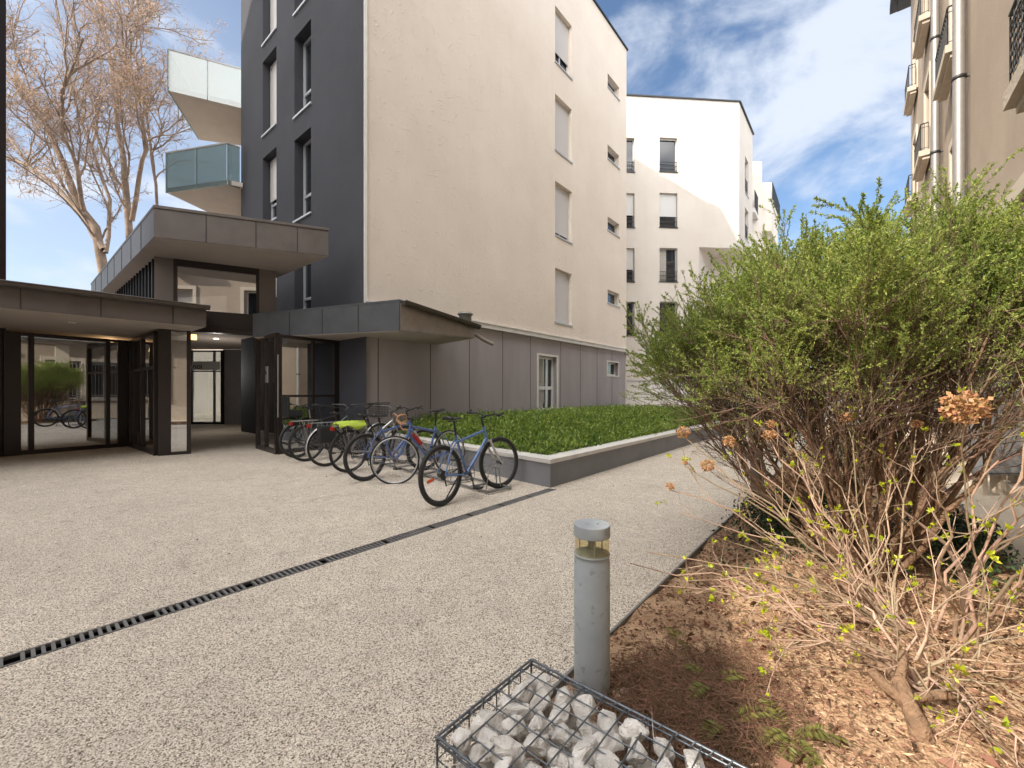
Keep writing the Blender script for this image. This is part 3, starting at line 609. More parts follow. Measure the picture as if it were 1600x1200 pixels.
for (sc_, z0), h in zip(meta, hr):
    w = window(rb, ptr, h, .28, M['pvc'], vsplit=.5, fw=.07, sill=False, shutter=.35 if (int(sc_ * 3 + z0) % 4 == 0) else 0)
    mb = MB()      # moulded surround
    for (a, b, c, e) in ((h[0] - .16, h[0] - .002, h[2] - .1, h[3] + .16), (h[1] + .002, h[1] + .16, h[2] - .1, h[3] + .16), (h[0], h[1], h[3] + .002, h[3] + .16), (h[0], h[1], h[2] - .10, h[2] - .002)): wbox(mb, ptr, a, b, c, e, -.045, .02)
    mb.build('surround', M['tancream'], w)
    if z0 > 1:
        big_ = sc_ < 10
        pr = .45 if big_ else .26
        mb = MB(); wbox(mb, ptr, h[0] - .3, h[1] + .3, h[2] - .22, h[2] - .08, -pr, -.05); wbox(mb, ptr, h[0] - .25, h[1] + .25, h[2] - .30, h[2] - .222, -pr + .07, -.05); mb.build('balcony_slab', M['stone_dress'], w)
        mb = MB(); a0, a1 = h[0] - .27, h[1] + .27; zt = h[2] + (.62 if big_ else .62); zb = h[2] - .08
        def seg(ua, da, ub, db):
            pa = Vector(ptr(ua, 0, da)); pb = Vector(ptr(ub, 0, db)); L = (pb - pa).length; d = (pb - pa) / L
            for z_ in (zt, zt - .10, zb + .06): mb.tube([pa + Vector((0, 0, z_)), pb + Vector((0, 0, z_))], .016 if z_ == zt else .008, 6)
            n = max(2, int(L / .12))
            for k in range(n + 1):
                q = pa + d * (L * k / n); mb.tube([q + Vector((0, 0, zb)), q + Vector((0, 0, zt - .02))], .007, 5)
                if k < n and big_:
                    c = pa + d * (L * (k + .5) / n)
                    for zc, rr in ((zb + .2, .05), (zb + .36, .055), (zb + .52, .05)):
                        mb.tube([c + d * (rr * math.cos(t_)) + Vector((0, 0, zc + rr * math.sin(t_))) for t_ in [i * math.pi / 5 for i in range(11)]], .007, 4, cap=False)
        seg(a0, -.07, a0, -pr + .04); seg(a0, -pr + .04, a1, -pr + .04); seg(a1, -pr + .04, a1, -.07)
        mb.build('balcony_railing', M['iron'], w)
    else:
        mb = MB()
        k = 0
        while h[0] + .06 + k * .12 < h[1] - .03:
            u = h[0] + .06 + k * .12; a = Vector(ptr(u, 0, -.09)); mb.tube([a + Vector((0, 0, h[2] + .0)), a + Vector((0, 0, h[3]))], .009, 6); k += 1
        for zz in (h[2] + .15, h[3] - .15): mb.tube([ptr(h[0] - .1, zz, -.09), ptr(h[1] + .1, zz, -.09)], .012, 6)
        mb.build('window_bars', M['zinc'], w)
for s_, r_ in ((13.5, .075), (10.56, .082)):
    p = Vector(SC(s_, RC - .13)); mb = MB(); mb.tube([p + Vector((0, 0, z)) for z in (.3, 4, 8, 14.2)], r_, 16); pipe = mb.build('drainpipe', M['zinc'], rb)
    for z in (2.1, 4.4, 6.7, 9.3, 11.8):
        mb = MB(); mb.lathe([(r_ + .002, -.03), (r_ + .016, -.025), (r_ + .016, .025), (r_ + .002, .03)], p + Vector((0, 0, z)), 16); mb.box(p + Vector((0, 0, z - .012)), Vector((*N1, 0)) * .13, Vector((*D1, 0)) * .03, (0, 0, .024)); mb.build('pipe_bracket', M['iron'], pipe)
mb = MB(); wbox(mb, ptr, 0, su(8.0), -.02, .42, -.035, .05); wbox(mb, ptr, su(5.1), LR, -.02, .62, -.10, .05); wbox(mb, ptr, su(7.9), su(5.1), .0, .16, -.12, .05); mb.build('plinth', M['stone_dress'], rb)
mb = MB(); wbox(mb, ptr, su(14.3) , su(14.0), .42, RT - .26, -.05, .02); wbox(mb, ptr, su(5.15), su(4.7), .62, 3.5, -.05, .02); wbox(mb, ptr, 0, LR, 3.5, 3.68, -.07, .02); mb.build('band_course', M['tancream'], rb)

# grey metal service cabinet fixed to the tan wall
cab = bpy.data.objects.new('service_cabinet', None); COL.objects.link(cab); cx, cy, _ = SC(7.95, RC); cab.location = (cx, cy, 0)
tag(cab, 'tall flat grey metal service cabinet raised above the walkway against the tan wall', 'cabinet')
ux = Vector((-1, .02, 0)); dp = Vector((*D1, 0)) * .0
o_ = Vector((-.02, -.10, .27))
mb = MB(); mb.box(Vector((-.62, -.25, .27)), (.60, .0, 0), (.0, .20, 0), (0, 0, 1.52)); mb.build('cabinet_body', mat('grey_cabinet_paint', (.17, .175, .185), .5, var=.05), cab, bevel=.006)
mb = MB(); mb.box(Vector((-.595, -.262, .30)), (.55, 0, 0), (0, .010, 0), (0, 0, 1.46)); d_ = mb.build('cabinet_door', mat('grey_cabinet_door', (.19, .195, .205), .45, var=.05), cab, bevel=.003)
mb = MB(); mb.box(Vector((-.56, -.285, 1.0)), (.02, 0, 0), (0, .022, 0), (0, 0, .12)); mb.build('handle', M['black'], d_)
mb = MB()
for x in (-.60, -.38, -.12): mb = MB(); mb.box(Vector((x, -.2, .03)), (.06, 0, 0), (0, .12, 0), (0, 0, .238)); mb.build('support', M['tancream'], cab)

# ---- building the shade of the court comes from (left of the frame), its edge is just in view
def shade_block(name, poly, z, label, m, rows=5):
    b = bpy.data.objects.new(name, None); COL.objects.link(b); tag(b, label, 'building')
    mb = MB(); mb.prism(poly, -.05, z); mb.build('wall', m, b); return b
tw = shade_block('dark_side_building', [(-9.905, 8.22), (-15.0, -7.68), (-25.1, -14.2), (-30.0, 7.5)], 20.0, 'dark brown building edge rising at the extreme left above the entrance canopy', M['frame_dark'])
def facade_windows(b, p0, p1, n, zs, nrm):
    p0 = Vector(p0); p1 = Vector(p1); d = (p1 - p0) / n; L = d.length; dn = d / L
    for k in range(n):
        for z in zs:
            a = p0 + dn * (L * (k + .3)); q = MB(); nn = Vector((*nrm, 0))
            base = Vector((a.x, a.y, z)) + nn * .005
            q.box(base, Vector((*dn, 0)) * 1.1, nn * .05, (0, 0, 1.7)); w = q.build('window', M['pvc'], b)
            q = MB(); q.box(base + nn * .052 + Vector((*dn, 0)) * .08 + Vector((0, 0, .08)), Vector((*dn, 0)) * .94, nn * .01, (0, 0, 1.54)); q.build('pane', M['pane'], w)
dB = Vector((.34, .94)); dB.normalize(); e0 = Vector((-9.1, -4.8)) + dB * 1.27; e1 = Vector((-9.1, -4.8)) - dB * 18; nout = Vector((-dB.y, dB.x)); 
lw_ = shade_block('low_shade_building', [tuple(e0), tuple(e1), tuple(e1 + nout * 9), tuple(e0 + nout * 9)], 9.0, 'lower cream building behind and left of the camera, added out of view to shade the near paving', M['cream'])  # added block, its roof edge set to cast the near shade boundary on the ground
facade_windows(lw_, e1, e0, 5, (1.0, 4.0, 6.6), (dB.y, -dB.x))

# ---------------------------------------------------------------- entrance pavilion
pv = bpy.data.objects.new('entrance_pavilion', None); COL.objects.link(pv)
tag(pv, 'low dark metal and glass entrance pavilion with flat canopies and a raised middle roof', 'entrance building')
W1a = (-9.92, 8.19); W1b = (-8.89, 9.76); P1 = (-6.94, 8.23); P2 = (-6.53, 8.54); P3 = (-5.68, 9.37); P4 = (-4.72, 8.45); P5 = (-3.95, 9.55)
SOF = 2.5
def V2(a, z=0): return Vector((a[0], a[1], z))
def glazed(a, b, z0, z1, cols, rows=(), fw=.06, th=.08, gm=None, name='glass_wall', first=None):
    """glazed screen from a to b: frame + panes; cols are fractions where mullions stand"""
    a = V2(a); b = V2(b); L = (b - a).length; d = (b - a) / L; n = Vector((d.y, -d.x, 0)); mb = MB()
    def post(u, w): mb.box(a + d * (u - w / 2) - n * th / 2 + Vector((0, 0, z0)), d * w, n * th, (0, 0, z1 - z0))
    for f, w in cols: post(min(max(f * L, w / 2), L - w / 2), w)
    for z, h in [(z0, .09), (z1 - .07, .07)] + [(r, .05) for r in rows]: mb.box(a - n * (th / 2 - .004) + Vector((0, 0, z + .002)), d * L, n * (th - .008), (0, 0, h - .004))
    fr = mb.build(name, M['frame_dark'], pv)
    mb = MB(); mb.quad(a + d * .02 + Vector((0, 0, z0 + .03)), b - d * .02 + Vector((0, 0, z0 + .03)), b - d * .02 + Vector((0, 0, z1 - .03)), a + d * .02 + Vector((0, 0, z1 - .03)))
    mb.build('pane', gm or M['glass'], fr); return fr
glazed(W1a, W1b, 0, SOF - .05, [(0, .22), (.19, .08), (.80, .07), (.93, .16), (1, .06)])
glazed((-8.86, 9.74), (-7.02, 8.29), 0, SOF - .05, [(0, .10), (.20, .05), (.52, .07), (1, .07)], rows=(1.72,), name='glass_door')
# lean pillar with a mirror strip facing the court
dP = (V2(P2) - V2(P1)); LP = dP.length; dP /= LP; nP = Vector((-dP.y, dP.x, 0))
mb = MB(); mb.box(V2(P1), dP * .20, nP * .3, (0, 0, SOF + .4)); mb.box(V2(P1) + dP * (LP - .07), dP * .07, nP * .3, (0, 0, SOF + .4)); mb.box(V2(P1) + dP * .2, dP * (LP - .27), nP * .28 , (0, 0, .06)); mb.box(V2(P1) + dP * .2, dP * (LP - .27), nP * .28, (0, 0, 0)) ; pl = mb.build('pillar', M['frame_dark'], pv)
q0 = V2(P1) + dP * .20 + nP * .03; q1 = V2(P1) + dP * (LP - .07) + nP * .03
mb = MB(); mb.quad(q0 + Vector((0, 0, .06)), q1 + Vector((0, 0, .06)), q1 + Vector((0, 0, SOF - .03)), q0 + Vector((0, 0, SOF - .03))); mb.build('mirror_pane', M['mirror'], pl)
mb = MB(); mb.box(q0 + nP * .01 + Vector((0, 0, 1.72)), q1 - q0, nP * .02, (0, 0, .04)); mb.build('transom', M['frame_dark'], pl)
glazed(P3, P4, 0, SOF - .05, [(0, .08), (.48, .04), (1, .08)], name='glass_door')
glazed(P4, P5, 0, SOF - .08, [(0, .07), (.55, .05), (1, .12)], rows=(1.15,), name='glass_wall')
mb = MB(); pp = V2(P4) + Vector((.05, -.07, 0)); mb.tube([pp + Vector((0, 0, .75)), pp + Vector((0, 0, 2.0))], .014, 8); mb.build('door_handle', M['zinc'], pv)
mb = MB(); pp = V2(P3) * .35 + V2(P4) * .65; nn = Vector((-.69, -.72, 0)); mb.box(pp + nn * .06 + Vector((0, 0, 1.45)), Vector((.72, -.69, 0)) * .10, nn * .03, (0, 0, .34)); ic = mb.build('intercom', M['zinc'], pv)
mb = MB(); mb.box(pp + nn * .092 + Vector((.02, -.02, 1.62)), Vector((.72, -.69, 0)) * .06, nn * .006, (0, 0, .07)); mb.build('screen', M['black'], ic)
# rooms and passage behind the glass
mb = MB()
def wl(a, b, z0=0, z1=2.93): mb.quad((*a, z0), (*b, z0), (*b, z1), (*a, z1))
BK0 = (-12.55, 16.5); BK1 = (-11.35, 16.5); BK2 = (-9.9, 16.5)
wl((-15.5, 11.5), (-12.9, 15.9)); wl((-12.9, 15.9), BK0); wl((-15.5, 11.5), (-9.95, 8.3))
wl(BK1, BK2); wl(BK2, (-5.6, 10.4)); wl((-3.96, 9.6), (-5.5, 11.0)); wl((-5.5, 11.0), (-5.6, 10.4))
mb.build('inner_wall', mat('passage_wall', (.24, .23, .25), .8, var=.08), pv)
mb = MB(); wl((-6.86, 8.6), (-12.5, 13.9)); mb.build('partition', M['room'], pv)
mb = MB(); mb.add([(-15.5, 11.5, 2.94), (-9.9, 8.2, 2.94), (-6.6, 8.6, 2.94), (-5.6, 9.4, 2.94), (-4.0, 9.6, 2.94), (-9.9, 16.6, 2.94), (-12.6, 16.6, 2.94)], [tuple(range(7))]); mb.build('ceiling', M['soffit'], pv)
glazed((-12.6, 16.46), (-11.3, 16.46), 0, 2.9, [(0, .08), (.72, .05), (1, .10)], rows=(2.05,), name='street_door')
for (px, py, Y, s_) in ((303, 527, 9.6, .10), (234, 520, 10.2, .07), (222, 535, 10.6, .06)):
    p = P(px, py, Y); mb = MB(); mb.cbox(p, s_, s_, s_ * (1.1 if s_ > .08 else 5), .6); mb.build('wall_lamp', M['lamp'], pv)
mb = MB(); mb.lathe([(0, -.014), (.06, -.014), (.065, 0)], (-9.3, 13.2, 2.935), 16); dl = mb.build('downlight', mat('lit_downlight', (1, .95, .85), .5, emit=(1, .92, .8, 8)), pv)
def lampl(loc, w, c, name='ceiling_lamp'):
    d = bpy.data.lights.new(name, 'POINT'); d.energy = w; d.color = c; d.shadow_soft_size = .08; o = bpy.data.objects.new(name, d); COL.objects.link(o); o.location = loc; o.parent = pv
lampl((-9.3, 13.2, 1.9), 14, (1, .93, .84)); lampl((-9.6, 10.0, 2.3), 8, (1, .62, .3))
# reversed lettering on the pane band beside the passage
def text(body, loc, size, rz, m, parent, mirror=False):
    c = bpy.data.curves.new('lettering', 'FONT'); c.body = body; c.size = size; c.extrude = .002
    o = bpy.data.objects.new('tmp', c); me = bpy.data.meshes.new_from_object(o); bpy.data.objects.remove(o)
    o = bpy.data.objects.new('lettering', me); COL.objects.link(o); me.materials.append(m); o.location = loc; o.rotation_euler = (R(90), 0, rz); o.parent = parent
    if mirror: o.scale = (-1, 1, 1)
mb = MB(); mb.box(Vector((-12.5, 16.40, 2.12)), (1.1, 0, 0), (0, .01, 0), (0, 0, .34)); sg = mb.build('sign_band', M['pvc'], pv)
text('noi', (-12.46, 16.38, 2.17), .30, 0, M['black'], sg)
# clerestory
eD = Vector((.88, .47, 0)).normalized(); eN = Vector((eD.y, -eD.x, 0)); Q0 = Vector((-7.15, 8.37, 0)); CZ0 = 2.85; CZ1 = 3.98
def ebox(mb, u0, u1, z0, z1, d0, d1): mb.box(Q0 + eD * u0 + eN * d0 + Vector((0, 0, z0)), eD * (u1 - u0), eN * (d1 - d0), (0, 0, z1 - z0))
def ue(px): 
    k = (px - 800) / F; return (k * Q0.y - Q0.x) / (eD.x - k * eD.y)
u240, u270, u405, u430 = ue(241), ue(271), ue(405), ue(431)
for ua_, ub_ in ((u240, u270), (u405, u430)): mb = MB(); ebox(mb, ua_, ub_, CZ0, CZ1, -.1, 0); mb.build('side_panel', M['panel'], pv)
mb = MB(); ebox(mb, u270, u405, CZ0, CZ0 + .10, -.08, .01); ebox(mb, u270, u405, CZ1 - .16, CZ1, -.08, .01); ebox(mb, u270, u270 + .06, CZ0 + .1, CZ1 - .16, -.08, .01); ebox(mb, u405 - .06, u405, CZ0 + .1, CZ1 - .16, -.08, .01); cf = mb.build('clerestory_window', M['frame_dark'], pv)
mb = MB(); mb.quad(*[Q0 + eD * u - eN * .02 + Vector((0, 0, z)) for u, z in ((u270, CZ0), (u405, CZ0), (u405, CZ1), (u270, CZ1))]); mb.build('pane', M['glass_up'], cf)
mb = MB(); ebox(mb, u270 - .02, u430 + .05, 2.50, CZ0 - .003, -.16, .03); ebox(mb, u270 - .02, u430 + .05, 2.60, 2.63, .03, .045); mb.build('beam', M['frame_dark'], pv)
ebk = MB(); qa = Q0 + eD * u240 - eN * .1; qb = qa + Vector((*D2, 0)) * 6.5
dvec = Vector((*D2, 0)); nv = Vector((-D1[0], -D1[1], 0))
ebk.box(qa + Vector((0, 0, 2.6)), dvec * 6.5, -nv * .1, (0, 0, 1.36))
for k in range(20): ebk.box(qa + dvec * (.12 + k * .32) + nv * .0 + Vector((0, 0, 2.6)), dvec * .03, nv * .035, (0, 0, 1.36))
qc = Q0 + eD * u430 - eN * .1; ebk.box(qc + Vector((0, 0, 2.9)), dvec * 3, nv * .08, (0, 0, 1.06)); ebk.build('side_cladding', M['clad'], pv)
# roofs and canopies: fascia sheets, soffit, gutter
def canopy(name, poly, z0, z1, fm, seams=(), lip=.05, soffit=True):
    g0 = z0 if callable(z0) else (lambda p: z0); g1 = z1 if callable(z1) else (lambda p: z1)
    mb = MB(); mb.prism(poly, lambda p: g0(p) + .012, g1); c = mb.build(name, fm, pv)
    cx_ = sum(p[0] for p in poly) / len(poly); cy_ = sum(p[1] for p in poly) / len(poly)
    ins = [(cx_ + (p[0] - cx_) * .992, cy_ + (p[1] - cy_) * .992) for p in poly]
    if soffit: mb = MB(); mb.prism(ins, g0, lambda p: g0(p) + .011); mb.build('soffit', M['soffit'], c)
    out = [(cx_ + (p[0] - cx_) * 1.006, cy_ + (p[1] - cy_) * 1.006) for p in poly]
    mb = MB(); mb.prism(out, lambda p: g1(p) + .001, lambda p: g1(p) + lip); mb.build('roof_trim', fm, c)
    mb = MB()
    for (i, fr) in seams:
        a = V2(poly[i]); b = V2(poly[(i + 1) % len(poly)]); L = (b - a).length; d = (b - a) / L; n = Vector((d.y, -d.x, 0)); m_ = (a + b) / 2
        if (m_ - Vector((cx_, cy_, 0))).dot(n) < 0: n = -n
        for f in fr:
            p = a + d * L * f; zz0 = g0((p.x, p.y)) + .02; zz1 = g1((p.x, p.y)) - .01
            mb.box(p + n * .0005 + Vector((0, 0, zz0)), d * .014, n * .006, (0, 0, zz1 - zz0))
    if mb.v: mb.build('seam', M['seam'], c)
    return c
R0 = (-6.27, 7.35); R1 = (-3.67, 8.39)
rp = [R0, R1, (R1[0] + D2[0] * 5.2, R1[1] + D2[1] * 5.2), (R0[0] + D2[0] * 8.3, R0[1] + D2[1] * 8.3)]
canopy('upper_roof', rp, 3.96, 4.48, M['fascia'], [(0, (.27, .55, .80)), (3, (.12, .25, .38, .5, .62, .75, .87))])
K1 = (-5.9, 8.1); K0 = (-7.63, 6.26); K00 = (-10.9, 2.78)
kp = [K00, K1, (K1[0] + D2[0] * 4.0, K1[1] + D2[1] * 4.0), (K00[0] + D2[0] * 4.0, K00[1] + D2[1] * 4.0)]
c_ = canopy('left_canopy', kp, 2.5, 2.86, M['fascia'], [(0, (.55, .68, .80, .93))], lip=.03)
def gutter(a, b, za, zb, r, parent, m, off):
    a = Vector((a[0], a[1], za)); b = Vector((b[0], b[1], zb)); L = (b - a).length; d = (b - a) / L; n = Vector((off[0], off[1], 0)).normalized(); mb = MB()
    vs = []; K = 9
    for p in (a, b):
        for k in range(K):
            q = math.pi * k / (K - 1); vs.append(p + n * (r - r * math.cos(q)) - Vector((0, 0, r * math.sin(q))))
    mb.add(vs, [(k, k + 1, K + k + 1, K + k) for k in range(K - 1)] + [tuple(range(K)), tuple(range(K, 2 * K))[::-1]], False)
    mb.tube([a + n * 2 * r, b + n * 2 * r], .011, 6)
    g_ = mb.build('gutter', m, parent)
    mb = MB(); nb_ = int(L / .62)
    for k in range(nb_ + 1):
        p = a + d * (.15 + (L - .3) * k / max(nb_, 1))
        pts = [p + n * (r - (r + .006) * math.cos(q)) - Vector((0, 0, (r + .006) * math.sin(q))) for q in [math.pi * i / 8 for i in range(9)]]
        for pa, pb in zip(pts[:-1], pts[1:]): mb.box(pa - d * .015, d * .03, pb - pa, (0, 0, .003))
    mb.build('gutter_bracket', m, g_)
    return g_
nk = (D1[1] * .0 + .72, -.69); gutter(K00, (K1[0] + .03, K1[1] + .03), 2.90, 2.90, .075, c_, M['gutter_dark'], (.72, -.69))
CC = (-2.16, 8.05); DDp = (-5.55, 8.99); EE = (-.867, 9.62)
EW = (EE[0] - N1[0] * 1.45, EE[1] - N1[1] * 1.45); 
def zc_bot(p): return 2.42 + .045 * max(0, (p[0] + 2.16)) if p[0] > -2.16 else 2.42
def zc_top(p): return 3.0 - .17 * max(0, (p[0] + 2.16)) if p[0] > -2.16 else 3.0 + .03 * (p[0] + 2.16)
rc = canopy('right_canopy', [DDp, CC, EE, EW, (-5.6, 9.9)], zc_bot, zc_top, M['fascia_grey'], [(0, (.27, .50, .74))], lip=.035)
gutter((CC[0] + .04, CC[1] - .03), (EE[0] + .05, EE[1] + .02), 2.985, 2.77, .08, rc, M['gutter_dark'], N1)
nO = Vector((*N1, 0)) * .012; mb = MB(); a_ = V2(CC) + nO + Vector((.012, -.008, 0)); b_ = V2(EE) + nO
mb.add([a_ + Vector((0, 0, 2.43)), b_ + Vector((0, 0, 2.49)), b_ + Vector((0, 0, 2.75)), a_ + Vector((0, 0, 2.96)), a_ + nO + Vector((0, 0, 2.43)), b_ + nO + Vector((0, 0, 2.49)), b_ + nO + Vector((0, 0, 2.75)), a_ + nO + Vector((0, 0, 2.96))], [(0, 3, 2, 1), (4, 5, 6, 7), (0, 1, 5, 4), (1, 2, 6, 5), (2, 3, 7, 6), (3, 0, 4, 7)]); mb.build('side_fascia', M['gutter'], rc)
mb = MB(); mb.tube([P(742, 522, 9.7), P(756, 531, 9.75), P(771, 538, 9.8)], .045, 10); mb.build('rainwater_spout', M['gutter'], rc)
mb = MB(); pc = P(727, 492, 10.2); mb.lathe([(0, .05), (.17, .045), (.19, .02), (.19, 0), (.15, -.01), (.15, -.4)], pc, 20); mb.build('vent_cap', M['zinc'], rc)
for (px, py, z_) in ((112, 503, 2.5), (350, 536, 2.94)):
    p = G(px, py, z_) if False else None
mb = MB(); p = P(113, 504, 7.5); mb.lathe([(0, -.012), (.05, -.012), (.055, 0)], (p.x, p.y, 2.499), 16); mb.build('downlight', M['pvc'], c_)

# street beyond the passage door
st = bpy.data.objects.new('street_building', None); COL.objects.link(st); tag(st, 'pale building across the street, glimpsed through the passage door', 'building')
mb = MB(); mb.box((-26, 25, -.05), (16, 0, 0), (0, 4, 0), (0, 0, 7.2)); mb.build('wall', M['cream'], st)
facade_windows(st, (-24, 25), (-12, 25), 4, (.9, 3.9), (0, -1))
mb = MB(); mb.tube([(-15.0, 19.5, -.05), (-15.0, 19.5, 1.3)], .16, 16); mb.lathe([(0, .06), (.17, .04), (.18, 0)], (-15, 19.5, 1.3), 16); tag(mb.build('waste_bin', M['steel']), 'grey round bin outside the far passage door', 'bin')

# ---------------------------------------------------------------- planter
PC = (0.5, 5.5); pd = Vector((-.68, .73)).normalized()
Lq = 5.6
p_in = lambda a, off: a
pA = Vector(PC) + pd * 4.85; s_pc = PC[0] * D1[0] + PC[1] * D1[1]; c_pc = PC[0] * N1[0] + PC[1] * N1[1]
pB = Vector(SC(16.5, c_pc)[:2]); CAPW = .27; WH = .36
nl = Vector((pd.y, -pd.x)); nl = nl if nl.dot(Vector((1, 1))) > 0 else -nl      # inward of the left face
nr = Vector((-N1[0], -N1[1]))                                                   # inward of the right face
# mitre
den = pd.x * D1[1] - pd.y * D1[0]
def inset(w):
    p = Vector(PC) + nl * w; q = Vector(PC) + nr * w; # lines p + t*pd, q + r*D1
    dx, dy = q.x - p.x, q.y - p.y; t = (dx * D1[1] - dy * D1[0]) / den; return p + pd * t
pt_ = bpy.data.objects.new('planter', None); COL.objects.link(pt_); tag(pt_, 'low grey rendered planter wall with a pale stone coping round the green bed', 'planter')
mi = inset(.2); mb = MB(); mb.prism([tuple(Vector(PC)), tuple(pA), tuple(pA + nl * .2), tuple(mi)], -.05, WH - .045); mb.prism([tuple(Vector(PC) + Vector(D1) * .0005), tuple(mi), tuple(pB + nr * .2), tuple(pB)], -.05, WH - .0455); mb.build('planter_wall', M['planter'], pt_)
mo = inset(-.02); mi = inset(CAPW - .02); mb = MB()
def cap_run(a_out, a_in, d, L, n, dz):
    seg = 1.3
    k = 0; pos = 0
    while pos < L - .05:
        e = min(L, pos + seg); g = .004
        o1 = a_out if k == 0 else a_out + d * (pos + g); i1 = a_in if k == 0 else a_out + n * CAPW + d * (pos + g)
        o2 = a_out + d * e; i2 = o2 + n * CAPW
        mb.prism([tuple(o1), tuple(o2), tuple(i2), tuple(i1)], WH - .045 + dz, WH + .012 + dz); pos = e; k += 1
cap_run(mo, mi, pd, 4.85, nl, 0); cap_run(mo, mi, Vector(D1), 12.3, nr, .0005)
mb.build('coping', M['cap'], pt_, bevel=.004)
# planting: dense low leafy cover
gi = inset(.21)
poly = [gi, pA + nl * .21, Vector((C0[0], C0[1])), Vector((C1[0] - .2, C1[1] - .3)), pB + Vector((-.5, 1.5)), pB + nr * .21]
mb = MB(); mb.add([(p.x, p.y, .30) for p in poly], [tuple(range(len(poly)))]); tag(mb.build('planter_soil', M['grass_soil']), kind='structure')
def inside(x, y, poly):
    r = np.zeros(len(x), bool); n = len(poly)
    for i in range(n):
        a, b = poly[i], poly[(i + 1) % n]; cnd = ((a[1] > y) != (b[1] > y)); xx = (b[0] - a[0]) * (y - a[1]) / (b[1] - a[1] + 1e-12) + a[0]; r ^= cnd & (x < xx)
    return r
N = 150000; xs = rng.uniform(-3.5, 11, N * 3); ys = rng.uniform(5.3, 19.5, N * 3)
dens = np.clip((9.0 / ys) ** 1.6, .1, 1); k = inside(xs, ys, poly) & (rng.random(N * 3) < dens); xs, ys = xs[k][:N], ys[k][:N]
cdist = (xs * N1[0] + ys * N1[1]); dr = c_pc - cdist; dl = (xs - PC[0]) * nl.x + (ys - PC[1]) * nl.y; edge_d = np.minimum(dr, dl) - .2
hgt = .45 + .24 * np.clip(edge_d / .9, 0, 1) + .04 * np.sin(xs * 3.1 + ys) * np.cos(ys * 2.7) + .03 * np.sin(xs * 9 + 3 * np.sin(ys * 7))
zz = .30 + (hgt - .30) * np.sqrt(rng.random(len(xs)))
stray = rng.random(len(xs)) < .06; zz[stray] += rng.uniform(.02, .13, stray.sum())
Cc = np.stack([xs, ys, zz], -1); D = unit(rng.normal(size=(len(xs), 3)) * .7 + np.array([0, 0, .8])); 
V, Q = leaves_np(Cc, D, rng.uniform(.04, .085, len(xs)), .42, .12)
tag(np_mesh('ground_cover', V, Q, M['grass_leaf']), kind='stuff', label='dense low green leafy planting filling the raised planter', cat='ground cover')

# ---------------------------------------------------------------- bollards
def bollard(loc, label, col):
    b = bpy.data.objects.new('bollard_light', None); COL.objects.link(b); b.location = loc; tag(b, label, 'bollard', 'bollard lights along the edge of the bed')
    r = .074; h = .70
    mb = MB(); mb.lathe([(r, -.02), (r, .55), (r - .004, .556), (r - .004, .570), (r + .001, .574), (r + .001, .578), (.052, .580), (.018, .596), (0, .596)], n=48); mb.build('post', col, b)
    mb = MB(); mb.lathe([(.016, .59), (.016, .63), (.026, .634), (.026, .652)], n=24)
    for q in (.5, 2.6, 4.7): mb.tube([(.055 * math.cos(q), .055 * math.sin(q), .575), (.055 * math.cos(q), .055 * math.sin(q), .655)], .003, 6)
    mb.build('lamp_holder', col, b)
    mb = MB(); mb.lathe([(r - .003, .578), (r - .003, .652)], n=48); mb.build('lamp_glass', M['lampglass'], b)
    mb = MB(); mb.lathe([(.0, .650), (r - .001, .650), (r + .001, .652), (r + .001, .653), (r + .001, .696), (r + .0005, .6985), (r - .001, .6995), (r - .003, .700), (r - .006, .7002), (0, .702)], n=48); mb.lathe([(.006, .702), (.006, .704), (0, .704)], (.02, -.01, 0), 10); mb.build('lamp_cap', col, b)
    return b
M['lampglass'] = glass_mat('aged_lamp_glass', (.92, .86, .66), .05)
bz = G(928, 1092); bollard((.335, 1.76, 0), 'grey blue bollard light standing beside the wire basket of stones', M['bollard'])
bollard((*SC(6.15, EDGE - .02)[:2], 0), 'dark brown bollard light half hidden behind the shrub further along the path', mat('dark_bollard_paint', (.10, .085, .075), .5, var=.1))

# ---------------------------------------------------------------- gabion
GP = Vector((.068, 1.487, 0)); ga = -Vector((*D1, 0)); gb = -Vector((*D2, 0)); GW, GL, GH = .43, 1.0, .30
gbn = bpy.data.objects.new('gabion_basket', None); COL.objects.link(gbn); tag(gbn, 'galvanised wire mesh gabion basket filled with white stones at the corner of the bed', 'gabion')
mb = MB(); wr = .0022
na, nb_ = 7, 14
def gp(a, b, z): return GP + ga * (GW * a) + gb * (GL * b) + Vector((0, 0, z))
for z in (GH, .0):
    for i in range(na + 1): mb.tube([gp(i / na, 0, z), gp(i / na, 1, z)], wr, 6)
    for j in range(nb_ + 1): mb.tube([gp(0, j / nb_, z + .004), gp(1, j / nb_, z + .004)], wr, 6)
for i in range(na + 1):
    for b in (0, 1): mb.tube([gp(i / na, b, 0), gp(i / na, b, GH)], wr, 6)
for j in range(nb_ + 1):
    for a in (0, 1): mb.tube([gp(a, j / nb_, 0), gp(a, j / nb_, GH)], wr, 6)
for k in range(1, 5):
    z = GH * k / 5; mb.tube([gp(0, 0, z), gp(1, 0, z), gp(1, 1, z), gp(0, 1, z), gp(0, 0, z)], wr, 6)
mb.build('wire_mesh', M['wire'], gbn)
mb = MB()
